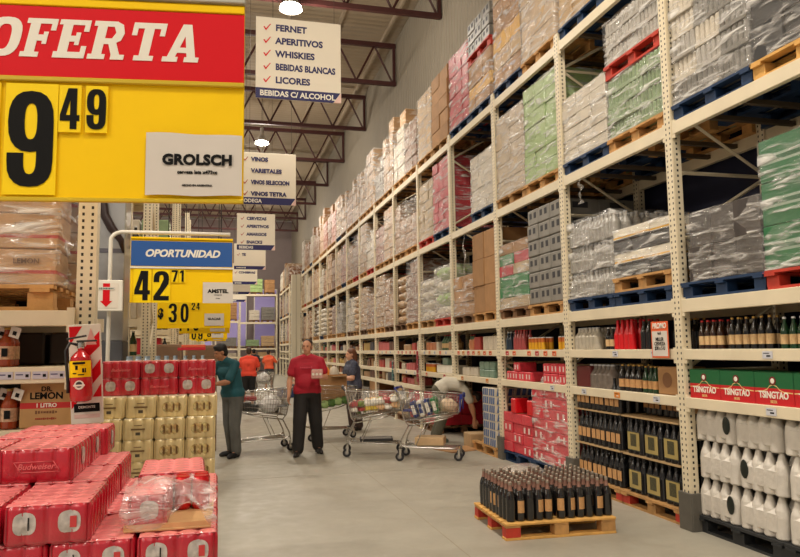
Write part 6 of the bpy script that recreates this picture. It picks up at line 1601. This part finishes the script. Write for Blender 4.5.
    person('person in dark clothes standing between the two in orange', J, skin, mat('shirt_charcoal', lin(46, 48, 56), .8), mat('shorts_black', lin(30, 30, 32), .8), mat('shoe_grey', lin(60, 56, 54), .6), mat('hair_black', lin(18, 15, 14), .6), vox=.016, facing=(0, -1, 0), loc=(1.5, 30.5, 0), rz=radians(180), sleeve=.7)
    # person in the patterned dark blouse at the right, turned to the left
    J = stance(1.6, (0, -.05), .18, .09, legL=(0, 0), legR=(0, .05)); J['elL'] = V(-.25, -.12, 1.02); J['wrL'] = V(-.17, -.36, 1.02); J['elR'] = V(.25, -.12, 1.03); J['wrR'] = V(.14, -.36, 1.04)
    mbl = mat('blouse_dark_blue', lin(66, 70, 88), .8, 0, .6, 38)
    person('person with long brown hair in a dark patterned blouse by the box cart', J, lin(214, 160, 128), mbl, mat('trousers_brown', lin(64, 46, 40), .8, 0, .2, 6), mat('shoe_dark', lin(36, 32, 30), .5), mat('hair_auburn', lin(104, 62, 38), .5, 0, .25, 12), vox=.01, facing=(0, -1, -.15), loc=(2.66, 14.0, 0), rz=radians(-82), hairstyle='long', sleeve=.6, stout=1.25)
    # person bent over at the rack, hips left, head and arms down at the right
    J = dict(pel=V(0, 0, .88), waist=V(.02, -.14, .99), chest=V(.02, -.34, .97), neck=V(.0, -.52, .86), head=V(.0, -.6, .75),
             shL=V(-.19, -.46, .87), shR=V(.19, -.46, .87), elL=V(-.22, -.56, .6), wrL=V(-.18, -.6, .36), elR=V(.22, -.56, .6), wrR=V(.18, -.62, .36),
             hipL=V(-.09, 0, .84), hipR=V(.09, 0, .84), knL=V(-.11, -.08, .47), knR=V(.11, -.05, .47), anL=V(-.12, .04, .09), anR=V(.12, .07, .09), toL=V(-.14, -.09, .045), toR=V(.14, -.06, .045))
    person('person in a pale grey t-shirt bent over double beside the rack', J, lin(196, 138, 104), mat('shirt_pale_grey', lin(206, 200, 184), .75, 0, .08, 6, .2, 12), mat('trousers_olive', lin(86, 82, 66), .8, 0, .2, 6, .2, 10), mat('shoe_green_grey', lin(74, 84, 72), .6), mat('hair_dark', lin(44, 32, 26), .6), vox=.01, facing=(0, -.5, -.9), headup=(0, -.85, -.5), loc=(3.72, 11.75, 0), rz=radians(74), sleeve=.6, stout=1.1,
           handspec={'L': (V(0, 0, -1), V(0, -1, 0), V(-1, 0, 0), .4), 'R': (V(0, 0, -1), V(0, -1, 0), V(1, 0, 0), .4)})
people()

# ------------------------------------------------------------------ far end and small extras
def far_end():
    b = MB(); b.box((3.74, 34.95, 2.66), (.44, .3, 5.32), mat('pillar_white', lin(206, 198, 176), .6)); b.box((3.74, 34.78, 2.66), (.02, .02, 5.32), mat('joint_dark', lin(150, 140, 120), .6)); struct('trim_20', b)
    r = random.Random(31)
    for q, (x1, w, h, lv) in enumerate(((3.9, 2.45, 5.45, [(1.2, .1, 1), (1.76, .1, 1), (3.52, .12, 1), (5.42, .12, 1)]), (1.38, 1.5, 3.7, [(1.2, .1, 1), (1.76, .1, 1), (3.6, .12, 1)]))):
        side_rack(x1, 48.6, w, ['tall cream rack across the far end of the aisle', 'lower cream rack across the far end, left of the tall one'][q], lv, h)
        for zi, (z, _, _) in enumerate(lv):
            x = x1-.12
            while x > x1-w+.5:
                ww = r.choice([.9, 1.0, .7]) if z > 1.5 else r.choice([.4, .6, .5])
                if x-ww < x1-w+.1: break
                m = r.choice([mcar, mcar2, mpalegreen, mwcase, mgreyc, mgreencan])
                hh = {5.42: 1.35, 3.52: 1.0, 3.6: 1.2, 1.76: .7, 1.2: .35}[z]*r.uniform(.6, 1); zz = z+.001
                if z > 1.5:
                    p = link('pallet', PAL['dark'], None, (x-ww, 49.55, z+.001), -pi/2); p.scale = (.85, ww, 1); tag(p, 'dark pallet on the %s level of the %s rack at the far end' % (ORD[zi], ['tall', 'lower'][q]), 'pallet', 'far-end pallets'); zz += .144
                b = MB(); n = max(2, int(hh/.22)); ch = hh/n
                for a in range(n):
                    for c in range(2): b.box((-ww/2+ww/4*(2*c-1)*.98, .45, (a+.5)*ch), (ww/2-.012, .8, ch-.012), m, .01)
                o = link('wrapped_load', b.mesh('wl'), None, (x, 48.7, zz)); tag(o, '%s stack on the %s level of the %s rack at the far end' % (m.name.replace('_', ' '), ORD[zi], ['tall', 'lower'][q]), 'pallet load', 'far-end loads %d %d' % (q, zi)); x -= ww+.12
    # low island of pink-beige packs and blue crates
    mp = mat('pink_beige_pack', lin(214, 168, 140), .5, 0, .2, 8)
    pallet('dark', 2.75, 26.4, 0, 'dark pallet under the low pink-beige packs down the aisle')
    for k in range(4):
        for i in range(3):
            for j in range(2):
                b = MB(); b.ell((0, 0, .07), (.19, .26, .085), mp, 10)
                o = link('pink_pack', b.mesh('p'), None, (2.95+i*.34, 26.65+j*.5, .146+k*.15)); tag(o, 'pink-beige pack in the low pile down the aisle, %s course' % ORD[k], 'pack', 'pink-beige packs %d' % k)
    for i in range(3):
        b = MB(); b.box((0, 0, .13), (.56, .38, .26), mat('crate_blue', lin(30, 50, 96), .5), .02); b.box((0, 0, .262), (.5, .32, .004), mdarkm)
        o = link('blue_crate', b.mesh('c'), None, (2.35, 24.4+i*.45, 0)); tag(o, 'blue plastic crate on the floor before the pink-beige packs, %s of three' % ORD[i], 'crate')
    # strips of small packets hung on the posts
    for lab, col, y, z0, z1 in (('crimson', mat('strip_crimson', lin(150, 24, 44), .4), py(4)-.02, .92, 1.64), ('teal', mat('strip_teal', lin(30, 96, 96), .4), py(5)-.02, .86, 1.34)):
        t = empty('clip_strip', (XF-.045, y, z0)); tag(t, '%s hanging strip of small packets on a rack post past the bent person' % lab, 'clip strip')
        b = MB(); b.box((0, 0, (z1-z0)/2), (.004, .03, z1-z0), mwhite); link('strip', b.mesh('strip'), t)
        for i in range(int((z1-z0)/.09)):
            b = MB(); b.box((-.012, 0, .045+i*.09), (.02, .11, .08), col, .006); link('packet', b.mesh('packet'), t)
    # wisps of torn film
    for i, (y, z0, z1, w) in enumerate(((10.95, 2.55, 3.5, .1), (7.05, 3.2, 3.5, .08))):
        b = MB(); n = 12; vs = []
        for k in range(n+1):
            z = z1-(z1-z0)*k/n; ww = w*(1-.4*sin(k*.9)); vs += [(XF-.035+.015*sin(k*1.7), y-ww/2+.02*sin(k), z), (XF-.02+.02*sin(k*1.3+1), y+ww/2+.02*sin(k*.8), z)]
        b.add(vs, [(2*k, 2*k+1, 2*k+3, 2*k+2) for k in range(n)], mwrapm, True)
        o = link('film_strip', b.mesh('f')); tag(o, ['long torn strip of clear film hanging from the middle rack beam', 'short knotted scrap of film hanging under the middle rack beam'][i], 'film')
    b = MB(); b.box((0, 0, .11), (.4, .34, .22), mcar2, .01); o = link('carton', b.mesh('c'), None, (4.15, 11.0, 0)); tag(o, 'pale carton on the floor behind the bent person', 'carton')
    b = MB(); b.box((0, 0, .006), (.7, .5, .012), mcar, 0); o = link('cardboard_sheet', b.mesh('c'), None, (3.75, 10.75, 0), .3); tag(o, 'brown flattened cardboard on the floor by the bent person', 'cardboard')
far_end()
